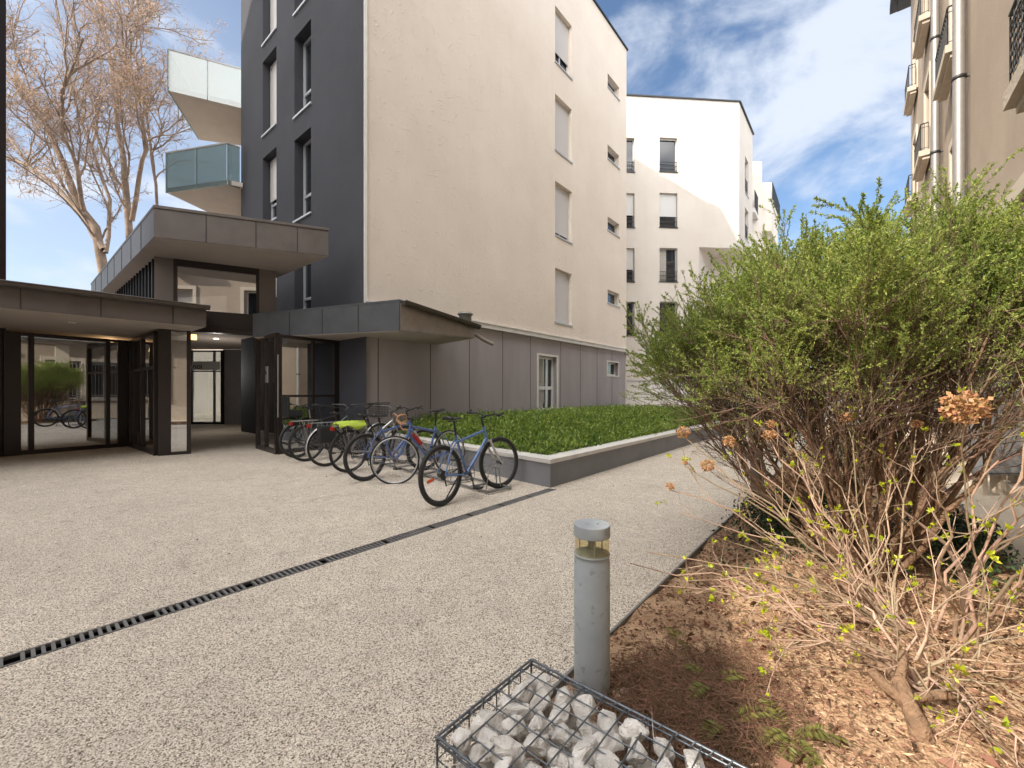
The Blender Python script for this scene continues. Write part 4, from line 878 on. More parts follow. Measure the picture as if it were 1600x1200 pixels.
for (a0, b0, a1, b1) in ((0, 0, 1, 0), (0, 0, 0, 1), (1, 0, 1, 1), (0, 1, 1, 1)):
    mb.tube([gp(a0, b0, GH + .003), gp(a1, b1, GH + .003)], .004, 8); mb.tube([gp(a0, b0, GH - .012), gp(a1, b1, GH - .012)], .0035, 8)
    A_, B_ = gp(a0, b0, GH - .004), gp(a1, b1, GH - .004); L = (B_ - A_).length; d = (B_ - A_) / L; n = Vector((d.y, -d.x, 0)); T = int(L / .045)
    mb.tube([A_ + d * (L * i / (T * 8)) + (n * math.cos(i * math.pi / 4) + Vector((0, 0, 1)) * math.sin(i * math.pi / 4)) * .011 for i in range(T * 8 + 1)], .0018, 5)
for a, b in ((0, 0), (1, 0), (1, 1), (0, 1)): mb.tube([gp(a, b, 0), gp(a, b, GH)], .0035, 6)
mb.build('corner_spiral', M['wire'], gbn)
import bmesh
def rock_mesh(name, seed, m):
    rr = random.Random(seed); bm = bmesh.new()
    for _ in range(16):
        v = Vector((rr.gauss(0, 1), rr.gauss(0, 1), rr.gauss(0, 1))).normalized(); bm.verts.new((v.x * rr.uniform(.8, 1.1), v.y * rr.uniform(.6, .85), v.z * rr.uniform(.5, .8)))
    bmesh.ops.convex_hull(bm, input=bm.verts)
    bmesh.ops.delete(bm, geom=[v for v in bm.verts if not v.link_faces], context='VERTS')
    bmesh.ops.bevel(bm, geom=list(bm.edges), offset=.05, segments=1, affect='EDGES')
    bmesh.ops.triangulate(bm, faces=bm.faces)
    bmesh.ops.subdivide_edges(bm, edges=bm.edges, cuts=1, use_grid_fill=True)
    for v in bm.verts: v.co += v.co.normalized() * rr.uniform(-.03, .03)
    me = bpy.data.meshes.new(name); bm.to_mesh(me); bm.free(); me.materials.append(m); return me
rocks = [rock_mesh('gabion_stone', 50 + i, M['marble']) for i in range(10)]
k = 0
for layer, zc in enumerate((.272, .20, .10)):
    nn_a, nn_b = 6, 13
    for i in range(nn_a):
        for j in range(nn_b):
            if layer > 0 and 0 < i < nn_a - 1 and 0 < j < nn_b - 1 and layer == 2: continue
            a = (i + .5 + random.uniform(-.18, .18)) / nn_a; b = (j + .25 + random.uniform(-.18, .18) + (.3 if i % 2 else 0)) / nn_b
            if b > .97: continue
            o = bpy.data.objects.new('gabion_stone', rocks[k % 10]); COL.objects.link(o); k += 1
            sz = random.uniform(.040, .058); a = min(max(a, .11), .89); b = min(max(b, .05), .95)
            o.location = gp(a, b, zc + random.uniform(-.012, .012)); o.rotation_euler = (random.uniform(-.6, .6), random.uniform(-.6, .6), random.uniform(0, 6.3)); o.scale = (sz * random.uniform(.95, 1.3), sz * random.uniform(.95, 1.15), sz)
            tag(o, 'angular white stone packed inside the wire basket', 'stone', 'white stones filling the gabion')
mb = MB(); mb.box(gp(0.06, .03, 0.01), ga * GW * .88, gb * GL * .94, (0, 0, .15))
# flat stone beside the bollard
fs = bpy.data.objects.new('flat_stone', rock_mesh('flat_stone', 99, M['flatstone'])); COL.objects.link(fs); p = at_bed(985, 1095); fs.location = p + Vector((0, 0, .012)); fs.scale = (.085, .10, .035); fs.rotation_euler = (.1, .12, .9)
tag(fs, 'flat buff stone lying on the soil beside the grey bollard', 'stone')

# ---------------------------------------------------------------- bicycles
def copy_tree(o, parent=None):
    c = o.copy(); COL.objects.link(c); c.parent = parent
    for ch in list(o.children): copy_tree(ch, c)
    return c
RW = .335
def make_wheel(parent, x, tyre_r, rim_m, steer=0.0, reflector=None, sprocket=False):
    t_ = MB(); t_.torus((0, 0, 0), RW - tyre_r, tyre_r, 56, 10); w = t_.build('wheel', M['rubber'], parent); w.location = (x, 0, RW); w.rotation_euler = (0, random.uniform(0, 3), steer)
    mb = MB(); mb.torus((0, 0, 0), RW - 2 * tyre_r - .004, .010, 56, 8, 1.1); mb.build('rim', rim_m, w)
    mb = MB(); n = 28
    for k in range(n):
        q = 2 * math.pi * k / n; q2 = q + (.9 if k % 2 else -.9); sd = .025 if (k // 2) % 2 else -.025
        a = (.018 * math.cos(q2), sd, .018 * math.sin(q2)); rr = RW - 2 * tyre_r - .008; mb.tube([a, (rr * math.cos(q), 0, rr * math.sin(q))], .0013, 4, cap=False)
    mb.build('spokes', M['spoke'], w)
    mb = MB(); mb.tube([(0, -.05, 0), (0, .05, 0)], .016, 12); mb.tube([(0, -.035, 0), (0, -.03, 0)], .026, 12); mb.tube([(0, .03, 0), (0, .035, 0)], .026, 12)
    if sprocket:
        for k, r in enumerate((.052, .046, .040, .034, .029, .025)): mb.tube([(0, -.034 - k * .004, 0), (0, -.036 - k * .004, 0)], r, 20)
    mb.build('hub', M['darkrim'], w)
    if reflector:
        mb = MB(); mb.cbox((0, -.0, -.17), .03, .018, .09); mb.build('spoke_reflector', reflector, w)
    return w
def make_bike(loc, heading, label, paint, rim=M['chrome'], tyre=.018, style='mtb', steer=0.0, lean=0.0, mud=False, rack=False, basket=False, reflector=None, saddle_z=.90, bar_z=1.0, bag=False, bottle=False, hivis=False, childseat=False, wb_=1.05):
    b = bpy.data.objects.new('bicycle', None); COL.objects.link(b); b.location = loc; b.rotation_euler = (lean, 0, heading); tag(b, label, 'bicycle', 'bicycles parked in a row along the planter and entrance')
    bb = Vector((.43, 0, .285)); st_ = Vector((.27, 0, .70)); hd_t = Vector((wb_ - .27, 0, .80)); hd_b = Vector((wb_ - .225, 0, .67)); ax = Vector((0, 0, RW)); fx = Vector((wb_, 0, RW))
    mb = MB(); low = style == 'city'
    tt0 = st_ - Vector((0, 0, .03)) if not low else bb + (st_ - bb) * .45
    mb.tube([bb, st_ + Vector((-.012, 0, .05))], .016, 12); mb.tube([tt0, hd_t - Vector((0, 0, .03))], .016 if not low else .02, 12); mb.tube([bb, hd_b], .0195, 12); mb.tube([hd_t + Vector((-.006, 0, .02)), hd_b + Vector((.004, 0, -.02))], .019, 12)
    for sy in (-1, 1):
        mb.tube([bb + Vector((0, sy * .02, 0)), Vector((.28, sy * .045, .30)), ax + Vector((0, sy * .062, 0))], .010, 8); mb.tube([st_ + Vector((0, sy * .016, 0)), ax + Vector((.10, sy * .045, .22)), ax + Vector((0, sy * .062, 0))], .0085, 8)
    mb.tube([bb - Vector((0, .035, 0)), bb + Vector((0, .035, 0))], .023, 14); mb.build('frame', paint, b)
    # steering group
    sdir = (hd_t - hd_b).normalized()
    sg_ = bpy.data.objects.new('fork', None)
    Rm = Matrix.Rotation(steer, 4, sdir); piv = hd_b
    def S_(p): return piv + (Rm @ (Vector(p) - piv))
    mb = MB()
    crown = hd_b - sdir * .035
    mb.tube([S_(hd_b), S_(crown)], .017, 10); mb.tube([S_(crown + Vector((0, -.055, 0))), S_(crown + Vector((0, .055, 0)))], .014, 8)
    for sy in (-1, 1):
        if style == 'mtb': mb.tube([S_(crown + Vector((0, sy * .055, 0.01))), S_(crown * .45 + fx * .55 + Vector((-.012, sy * .055, 0)))], .016, 10); mb.tube([S_(crown * .5 + fx * .5 + Vector((-.012, sy * .055, 0))), S_(fx + Vector((0, sy * .055, 0)))], .013, 10)
        else: mb.tube([S_(crown + Vector((0, sy * .05, 0))), S_(crown * .3 + fx * .7 + Vector((-.03, sy * .05, 0))), S_(fx + Vector((0, sy * .052, 0)))], [.012, .010, .008], 8)
    fk = mb.build('fork', paint if style != 'mtb' else M['chrome'], b)
    top = hd_t + sdir * (bar_z - .88); stem = top + Vector((.07, 0, .02))
    mb = MB(); mb.tube([S_(hd_t), S_(top)], .013, 8); mb.tube([S_(top), S_(stem)], .015, 8)
    grips = MB()
    if style == 'road':
        for sy in (-1, 1):
            pts = [stem, stem + Vector((.01, sy * .17, 0)), stem + Vector((.05, sy * .205, .0)), stem + Vector((.10, sy * .21, -.02)), stem + Vector((.12, sy * .21, -.07)), stem + Vector((.09, sy * .21, -.12)), stem + Vector((.0, sy * .21, -.135))]
            grips.tube([S_(p) for p in pts], .014, 8); grips.tube([S_(pts[3]), S_(pts[3] + Vector((.05, 0, .05)))], .013, 8); mb.tube([S_(pts[3] + Vector((.05, 0, .03))), S_(pts[3] + Vector((.06, 0, -.07)))], .006, 6)
    else:
        sweep = -.05 if style == 'mtb' else -.16; rise = .03 if style == 'mtb' else .07
        for sy in (-1, 1):
            pts = [stem, stem + Vector((.01, sy * .08, rise * .4)), stem + Vector((.0, sy * .15, rise)), stem + Vector((sweep * .5, sy * .23, rise)), stem + Vector((sweep, sy * .31, rise * .9))]
            mb.tube([S_(p) for p in pts], .011, 8); grips.tube([S_(pts[3] * .8 + pts[4] * .2), S_(pts[4])], .016, 8)
            if style == 'mtb': grips.tube([S_(pts[4]), S_(pts[4] + Vector((.07, sy * .0, .03)))], .013, 8)
            mb.tube([S_(pts[3]), S_(pts[3] + Vector((.05, sy * .02, -.01))), S_(pts[3] + Vector((.055, sy * .09, -.02)))], .005, 6)
    hb_ = mb.build('handlebar', M['black'] if (style != 'city' or mud) else M['darkrim'], b); grips.build('grips', M['tape'] if style == 'road' else M['black'], hb_)
    # brake cables
    mb = MB()
    for sy in (-1, 1): mb.tube([S_(stem + Vector((.06, sy * .1, .0))), S_(stem + Vector((.14, sy * .05, -.03))), S_(crown + Vector((.06, sy * .03, .06))), S_(crown + Vector((.03, 0, 0)))], .003, 5)
    mb.build('brake_cable', M['black'], fk)
    # wheels
    make_wheel(b, 0, tyre, rim, 0, reflector, True)
    fw_ = make_wheel(b, wb_, tyre, rim, 0); c = S_(fx); fw_.location = c; fw_.rotation_euler = (0, 0, steer)
    # saddle
    sp = st_ + Vector((-.03, 0, saddle_z - .70)); mb = MB(); mb.tube([st_, sp], .0125, 8); mb.build('seat_post', M['black'] if not childseat else M['silverpaint'], b)
    mb = MB(); prof = [(-.13, .070, .025), (-.10, .078, .03), (-.04, .062, .027), (.02, .032, .022), (.09, .019, .018), (.13, .014, .015)]
    vs = []; 
    for (x, w, h) in prof:
        for k in range(10):
            q = 2 * math.pi * k / 10; vs.append(sp + Vector((x, w * math.cos(q), .02 + h * math.sin(q) * (1 if math.sin(q) > 0 else .5) + (.012 if x < -.08 else 0))))
    n_ = len(prof); mb.add(vs, [(i * 10 + k, (i + 1) * 10 + k, (i + 1) * 10 + (k + 1) % 10, i * 10 + (k + 1) % 10) for i in range(n_ - 1) for k in range(10)] + [tuple(range(10)), tuple(range((n_ - 1) * 10, n_ * 10))[::-1]], True)
    mb.tube([sp + Vector((-.08, .02, 0)), sp + Vector((.05, .02, -.01))], .004, 6); mb.tube([sp + Vector((-.08, -.02, 0)), sp + Vector((.05, -.02, -.01))], .004, 6)
    mb.build('saddle', M['black'], b)
    # cranks, chainring, chain
    mb = MB(); mb.lathe([(.088, -.002), (.094, -.002), (.094, .002), (.088, .002)], bb + Vector((0, -.045, 0)), 28, axis='y'); mb.lathe([(.0, -.002), (.03, -.002), (.03, .002)], bb + Vector((0, -.045, 0)), 16, axis='y')
    for k in range(5):
        q = k * 2 * math.pi / 5; mb.tube([bb + Vector((0, -.045, 0)), bb + Vector((.088 * math.cos(q), -.045, .088 * math.sin(q)))], .006, 4)
    mb.build('chainring', M['darkrim'], b)
    qa_ = random.uniform(-1.9, -1.2); peds = []; mb = MB()
    for sy, q in ((-1, qa_), (1, qa_ + math.pi)):
        a = bb + Vector((0, sy * .06, 0)); e = a + Vector((.17 * math.cos(q), sy * .012, .17 * math.sin(q))); mb.tube([a, e], .010, 8); ped = MB(); ped.cbox(e + Vector((0, sy * .055, 0)), .085, .09, .022); peds.append(ped)
    ck = mb.build('crank', M['darkrim'], b); [q_.build('pedal', M['black'], ck) for q_ in peds]
    mb = MB(); mb.tube([bb + Vector((0, -.045, .092)), ax + Vector((0, -.045, .045))], .0035, 5); mb.tube([bb + Vector((0, -.045, -.092)), ax + Vector((.03, -.045, -.11)), ax + Vector((.0, -.045, -.045))], .0035, 5)
    mb.tube([ax + Vector((0, -.05, -.03)), ax + Vector((.02, -.05, -.12))], .008, 6); mb.build('chain', M['black'], b)
    if style == 'mtb':
        mb = MB()
        for pr_ in ((ax + Vector((.13, 0, .33))), None):
            if pr_ is None: continue
            for sy in (-1, 1): mb.tube([pr_ + Vector((-.01, sy * .04, -.10)), pr_ + Vector((0, sy * .045, .01))], .006, 6)
        for sy in (-1, 1): mb.tube([S_(crown + Vector((.03, sy * .045, -.06))), S_(crown + Vector((.03, sy * .05, .04)))], .006, 6)
        mb.build('brake', M['chrome'], b)
    if mud:
        for cx_, q0, q1, par in ((0, .5, 3.5, b), (wb_, .9, 2.9, b)):
            mb = MB(); rr = RW + .018; K = 16; vs = []
            for k in range(K + 1):
                q = q0 + (q1 - q0) * k / K
                for (y, dr_) in ((-.026, -.012), (-.015, 0), (.015, 0), (.026, -.012)): vs.append(Vector((cx_ + (rr + dr_) * math.cos(q), y, RW + (rr + dr_) * math.sin(q))))
            mb.add(vs, [(k * 4 + j, (k + 1) * 4 + j, (k + 1) * 4 + j + 1, k * 4 + j + 1) for k in range(K) for j in range(3)], True); mb.build('mudguard', M['blackpaint'] if mud == 1 else M['silverpaint'], par)
    if rack:
        mb = MB(); z = .74
        for y in (-.06, 0, .06): mb.tube([(-.27, y, z), (.18, y, z)], .006, 6)
        for x in (-.27, -.05, .18): mb.tube([(x, -.06, z), (x, .06, z)], .006, 6)
        for sy in (-1, 1): mb.tube([(0, sy * .07, RW), (-.12, sy * .065, z)], .006, 6); mb.tube([(0, sy * .07, RW), (.06, sy * .065, z)], .006, 6)
        rk = mb.build('rear_rack', M['zinc'], b)
        mb = MB(); mb.cbox((-.29, 0, .70), .03, .09, .05); mb.build('rear_light', M['red'], rk)
    if hivis:
        n_, m_ = 26, 12; vs = []
        for i in range(n_ + 1):
            for j in range(m_ + 1):
                x = -.24 + .46 * i / n_; v = -1 + 2 * j / m_; y = .12 * v; z = .79 + .012 * math.sin(9 * x + 3 * v) + .012 * math.sin(17 * x + 8 * v) - .07 * max(0, abs(v) - .6) / .4 * (1 + .4 * math.sin(20 * x)); vs.append((x, y, z))
        mb = MB(); mb.add(vs, [(i * (m_ + 1) + j, (i + 1) * (m_ + 1) + j, (i + 1) * (m_ + 1) + j + 1, i * (m_ + 1) + j + 1) for i in range(n_) for j in range(m_)], True)
        o = mb.build('hi_vis_cover', M['hivis'], None); o.location = b.location; o.rotation_euler = b.rotation_euler; tag(o, 'crumpled fluorescent yellow cover draped over a bicycle rack', 'cover')
        sl = o.modifiers.new('solid', 'SOLIDIFY'); sl.thickness = .008
    if basket:
        mb = MB(); c = Vector((wb_ - .02, 0, .92)); w_, d_, h_ = .17, .13, .13
        for s1 in (-1, 1):
            for k in range(10): y = -w_ + 2 * w_ * k / 9; mb.tube([S_(c + Vector((s1 * d_, y, h_))), S_(c + Vector((s1 * d_ * .85, y * .85, -h_)))], .003, 4)
            for k in range(8): x = -d_ + 2 * d_ * k / 7; mb.tube([S_(c + Vector((x, s1 * w_, h_))), S_(c + Vector((x * .85, s1 * w_ * .85, -h_)))], .003, 4)
        for kz in range(9):
            z = -h_ + 2 * h_ * kz / 8; f = .85 + .15 * kz / 8; pts = [(-d_ * f, -w_ * f), (d_ * f, -w_ * f), (d_ * f, w_ * f), (-d_ * f, w_ * f), (-d_ * f, -w_ * f)]; mb.tube([S_(c + Vector((x, y, z))) for x, y in pts], .003 if kz < 8 else .006, 4)
        for k in range(8): y = -w_ * .85 + 2 * w_ * .85 * k / 7; mb.tube([S_(c + Vector((-d_ * .85, y, -h_))), S_(c + Vector((d_ * .85, y, -h_)))], .003, 4)
        mb.build('basket', M['black'], b)
    if bottle:
        mb = MB(); p0 = bb + (hd_b - bb) * .45 + Vector((-.02, 0, .05)); dd = (hd_b - bb).normalized(); mb.tube([p0, p0 + dd * .15, p0 + dd * .17, p0 + dd * .2], [.036, .036, .02, .02], 12); mb.build('bottle', M['red'], b)
    if childseat:
        mb = MB(); mb.cbox((-.06, 0, .80), .26, .22, .05); mb.cbox((-.20, 0, .98), .05, .24, .40); mb.cbox((-.06, .12, .86), .22, .02, .12); mb.cbox((-.06, -.12, .86), .22, .02, .12); mb.build('child_seat', M['black'], b, bevel=.02)
    if bag:
        mb = MB(); mb.cbox((-.06, -.14, .55), .30, .11, .30); mb.build('pannier_bag', M['black'], b, bevel=.03)
    if style == 'mtb' and not rack: 
        mb = MB(); mb.tube([(.33, .04, .28), (.22, .16, .01)], .008, 6); mb.build('kickstand', M['black'], b)
    return b
def head(dx, dy): return math.atan2(dy, dx)
hA = head(.57, .82)
B_ = lambda px, py: G(px, py)
def gl(px, py): x, y, z = G(px, py); return (x, y, 0)
make_bike((-.765, 4.62, 0), head(.60, .88), 'light blue mountain bike nearest the camera with an orange spoke reflector', M['bluepaint'], rim=M['darkrim'], tyre=.024, style='mtb', steer=-.22, lean=R(-3), reflector=M['orange'], saddle_z=.92, bar_z=1.02, wb_=1.06)
# second: faces the camera
fx_, fy_ = -1.62, 5.66; ha = head(-.60, -.80); make_bike((fx_ + .6 * 1.02 + .06, fy_ + .8 * 1.02, 0), ha, 'blue racing bicycle facing the camera with pale wheel rims and tan bar tape', M['bluepaint_b'], rim=M['chrome'], tyre=.013, style='road', steer=-.80, lean=R(4), saddle_z=.95, bar_z=.97, wb_=1.0, bottle=True)
make_bike((-2.06, 5.93, 0), head(.64, .80), 'blue mountain bike with black handlebar behind the pale-rimmed racing bicycle', M['bluepaint_b'], rim=M['darkrim'], tyre=.023, style='mtb', lean=R(-3), saddle_z=.88, bar_z=1.05, steer=-.1)
make_bike((-2.55, 6.56, 0), head(.62, .80), 'silver bicycle under a crumpled yellow cover on its rear rack', M['silverpaint'], rim=M['darkrim'], tyre=.018, style='city', lean=R(3), rack=True, hivis=True, saddle_z=.86, bar_z=1.0)
make_bike((-3.13, 7.09, 0), head(.62, .78), 'black city bicycle with a pale rear mudguard and a black front basket', M['blackpaint'], rim=M['darkrim'], tyre=.018, style='city', mud=2, rack=True, basket=True, bag=True, lean=R(-2), saddle_z=.86, bar_z=1.03)
make_bike((-3.72, 7.60, 0), head(.60, .80), 'dark green bicycle with a silver seat tube second from the glass door', M['greenpaint'], rim=M['darkrim'], tyre=.02, style='city', rack=True, lean=R(2), saddle_z=.98, bar_z=1.0)
make_bike((-4.10, 8.02, 0), head(.60, .80), 'black bicycle with a child seat nearest the glass entrance', M['blackpaint'], rim=M['darkrim'], tyre=.023, style='mtb', lean=R(-2), childseat=True, saddle_z=.92, bar_z=1.0)
# floor rack along the planter wall
rk = bpy.data.objects.new('bicycle_rack', None); COL.objects.link(rk); tag(rk, 'low grey steel floor rack holding the front wheels beside the planter', 'bicycle rack')
ra = Vector((.02, 5.42, 0)); rd = Vector((-.68, .73, 0)).normalized(); rn = Vector((.73, .68, 0)).normalized()
mb = MB()
for off in (-.05, -.42): mb.tube([ra + rn * off + Vector((0, 0, .03)), ra + rn * off + rd * 3.9 + Vector((0, 0, .03))], .017, 8)
for k in range(11): mb.tube([ra - rn * .05 + rd * (k * .39) + Vector((0, 0, .03)), ra - rn * .42 + rd * (k * .39) + Vector((0, 0, .03))], .015, 8)
mb.build('base_rail', M['steel'], rk)
for k in range(5):
    p = ra + rd * (.14 + k * .78) - rn * .1
    for sd_ in (0, .07):
        q = p + rd * sd_; mb = MB(); mb.tube([q + Vector((0, 0, .03)), q + Vector((0, 0, .26)) - rn * .03, q + Vector((0, 0, .30)) - rn * .12, q + Vector((0, 0, .26)) - rn * .20, q - rn * .24 + Vector((0, 0, .03))], .007, 8); mb.build('wheel_hoop', M['zinc'], rk)

# ---------------------------------------------------------------- big shrub
def fan_shrub():
    base = Vector((2.50, 2.95, 0)); r = bpy.data.objects.new('shrub', None); COL.objects.link(r); r.location = (0, 0, 0)
    tag(r, 'large vase-shaped shrub with feathery green tips and a mass of fine brown twigs', 'shrub')
    n0 = 46; K = 9; Pl = np.zeros((n0, K, 3)); cc_ = np.array([2.38, 3.0])
    for i in range(n0):
        q = i * 2.39996; rr = 1.18 * math.sqrt((i + .5) / n0); ex, ey = cc_[0] + rr * math.cos(q), cc_[1] + rr * .85 * math.sin(q)
        ez = min(2.2 + .24 * (ex - 1.1), 2.78) - .66 - .56 * (rr / 1.18) ** 2.2 * rng.uniform(.5, 1.1)
        b0 = np.array([base.x + .16 * math.cos(q) * rng.uniform(.3, 1), base.y + .16 * math.sin(q) * rng.uniform(.3, 1), -.05])
        for k_ in range(K):
            f = k_ / (K - 1); Pl[i, k_, 0] = b0[0] + (ex - b0[0]) * f ** .9; Pl[i, k_, 1] = b0[1] + (ey - b0[1]) * f ** .9; Pl[i, k_, 2] = b0[2] + (ez - b0[2]) * (f ** 1.05)
        Pl[i, 1:-1] += rng.normal(size=(K - 2, 3)) * .028
    Rd = np.linspace(.019, .006, K)[None] * rng.uniform(.6, 1.2, n0)[:, None]
    V0, Q0_ = tubes_np(Pl, Rd, 7)
    g1, r1 = grow(Pl, Rd, 8, (.35, 1.0), (.1, .65), (.40, .8), 7, .0075, up=.11, wob=.10)
    g2, r2 = grow(g1, r1, 7, (.25, .98), (.15, .8), (.28, .52), 6, .0034, up=.10, wob=.14)
    g3, r3 = grow(g2, r2, 8, (.25, 1.0), (.2, .85), (.14, .30), 5, .0016, up=.10, wob=.14)
    ctr = np.array([base.x, base.y])
    def keep(g, r_):
        e = g[:, -1]; ok = (e[:, 2] > .25) & (e[:, 2] < np.minimum(2.22 + .24 * (e[:, 0] - 1.1), 2.78) + .05 * np.sin(e[:, 0] * 7 + e[:, 1] * 5)) & (np.hypot(e[:, 0] - ctr[0], e[:, 1] - ctr[1]) < 1.72) & (e[:, 1] > 1.75)
        ok &= ~((e[:, 0] > 2.75) & (e[:, 2] < 1.45) & (rng.random(len(e)) < .75)); return g[ok], r_[ok]
    g2, r2 = keep(g2, r2); g3, r3 = keep(g3, r3)
    np_mesh('stem', V0, Q0_, M['bark'], r, True)
    V1, Q1 = cat_mesh([tubes_np(g1, r1, 5), tubes_np(g2, r2, 4)]); np_mesh('branches', V1, Q1, M['twig'], r, True)
    V1, Q1 = tubes_np(g3, r3, 3); np_mesh('fine_twigs', V1, Q1, M['twig'], r, True)
    # leaves sit on the fine twigs near the outside and top of the crown
    n = 2600000; i = rng.integers(0, len(g3), n); t_ = 1 - .8 * rng.random(n) ** 1.5; p, tg = sample_pl(g3, i, t_)
    rad = np.hypot(p[:, 0] - ctr[0], p[:, 1] - ctr[1]); clump = .5 + .5 * np.sin(p[:, 0] * 7.3 + 2 * np.sin(p[:, 2] * 6)) * np.cos(p[:, 1] * 6.1 + p[:, 2] * 5)
    pr = np.clip((p[:, 2] - 1.16 + .40 * (rad - .9)) / .60, 0.03, 1) ** 1.3 * (.30 + .60 * clump); k_ = rng.random(n) < pr
    p, tg = p[k_], tg[k_]
    d = unit(tg * .6 + rng.normal(size=p.shape) * .55 + np.array([0, 0, .25])); V, Q = leaves_np(p, d, rng.uniform(.009, .020, len(p)), .34)
    np_mesh('foliage', V, Q, M['leaf'], r); return len(p)
fan_shrub()

# ---------------------------------------------------------------- hydrangeas
def stems_from(base, targets, K=8, sag=.06, wig=.02):
    out = np.zeros((len(targets), K, 3))
    for i, tgt in enumerate(targets):
        b = np.array(base) + rng.normal(size=3) * np.array([.03, .03, 0]); e = np.array(tgt)
        for k_ in range(K):
            f = k_ / (K - 1); out[i, k_] = b * (1 - f) + e * f + np.array([0, 0, sag * math.sin(math.pi * f)]) + (rng.normal(size=3) * wig * (0 < k_ < K - 1))
    return out
def flower_head(parent, c, r):
    n = int(300 * (r / .05) ** 1.3); d = unit(rng.normal(size=(n, 3))); rr = r * rng.uniform(.55, 1.0, n)[:, None] * np.array([1, 1, .85]); p = np.array(c) + d * rr
    dd = unit(d * .5 + rng.normal(size=(n, 3)) * .8); V, Q = leaves_np(p, dd, rng.uniform(.010, .019, n) * (.5 + r / .09), .8, .2); return np_mesh('dried_flower_head', V, Q, M['flower'], parent)
def hydrangea(base, targets, flowers, label, name='hydrangea', n_side=5, nbud=260, thick=.007, lean_trunk=None, cutoff=None):
    r = bpy.data.objects.new(name, None); COL.objects.link(r); tag(r, label, 'shrub', None)
    Pl = stems_from(base, targets); Rd = np.linspace(thick, thick * .35, Pl.shape[1])[None] * rng.uniform(.7, 1.3, len(targets))[:, None]
    g1, r1 = grow(Pl, Rd, n_side, (.25, .95), (.3, 1.0), (.15, .45), 6, .0032, up=.12, wob=.16); g2, r2 = grow(g1, r1, 2, (.4, 1.0), (.3, .9), (.06, .16), 4, .002, up=.1, wob=.15)
    V, Q = cat_mesh([tubes_np(Pl, Rd, 7), tubes_np(g1, r1, 5), tubes_np(g2, r2, 4)]); np_mesh('stem', V, Q, M['pale_twig'], r, True)
    n = nbud; gg = g2; i = rng.integers(0, len(gg), n); p, tg = sample_pl(gg, i, np.where(rng.random(n) < .6, .99, rng.uniform(.3, 1, n)))
    C_ = np.repeat(p, 4, 0) + rng.normal(size=(n * 4, 3)) * .003; T_ = np.repeat(tg, 4, 0); d = unit(T_ * .8 + rng.normal(size=C_.shape) * .5 + np.array([0, 0, .2])); V, Q = leaves_np(C_, d, np.repeat(rng.uniform(.008, .028, n), 4), .5, .15); np_mesh('young_leaves', V, Q, M['bud'], r)
    for c, rr in flowers: flower_head(r, c, rr)
    return r
T = lambda px, py, Y: tuple(P(px, py, Y))
# left one in the middle distance: stems reach out over the path
b1 = at_bed(1395, 985); 
fl1 = [(1067, 675, 2.45, .036), (1140, 690, 2.4, .034), (1203, 680, 2.35, .034), (1205, 662, 2.38, .022), (1105, 727, 2.2, .032), (1047, 760, 2.2, .022), (1070, 722, 2.25, .016), (1322, 652, 2.3, .03), (1432, 662, 2.3, .026)]
tg1 = [T(f[0], f[1] + 6, f[2]) for f in fl1] + [T(1010, 862, 1.9), T(985, 880, 1.9), T(1060, 800, 2.1), T(1120, 840, 2.2), T(1160, 770, 2.3), T(1240, 700, 2.4), T(1290, 740, 2.5), T(1380, 700, 2.5), T(1180, 830, 2.0), T(1090, 880, 1.9), T(1030, 915, 1.85), T(1200, 900, 2.1), T(1260, 820, 2.2), T(1330, 790, 2.2)]
hydrangea((b1.x, b1.y, b1.z), tg1, [(T(f[0], f[1], f[2]), f[3]) for f in fl1], 'bare hydrangea with pale stems, yellow-green buds and small dried flower heads leaning over the path', n_side=3, nbud=260)
b2 = at_bed(1500, 1000); tg2 = [T(1508, 650, 1.55), T(1600, 760, 1.7), T(1560, 720, 1.9), T(1620, 640, 1.7), T(1460, 780, 1.8), T(1640, 860, 1.6), T(1700, 800, 1.6), T(1420, 840, 1.8)]
hydrangea((b2.x, b2.y, b2.z), tg2, [(T(1508, 637, 1.55), .066)], 'hydrangea with one big orange-brown dried flower head at the right', n_side=4, nbud=70, thick=.008)
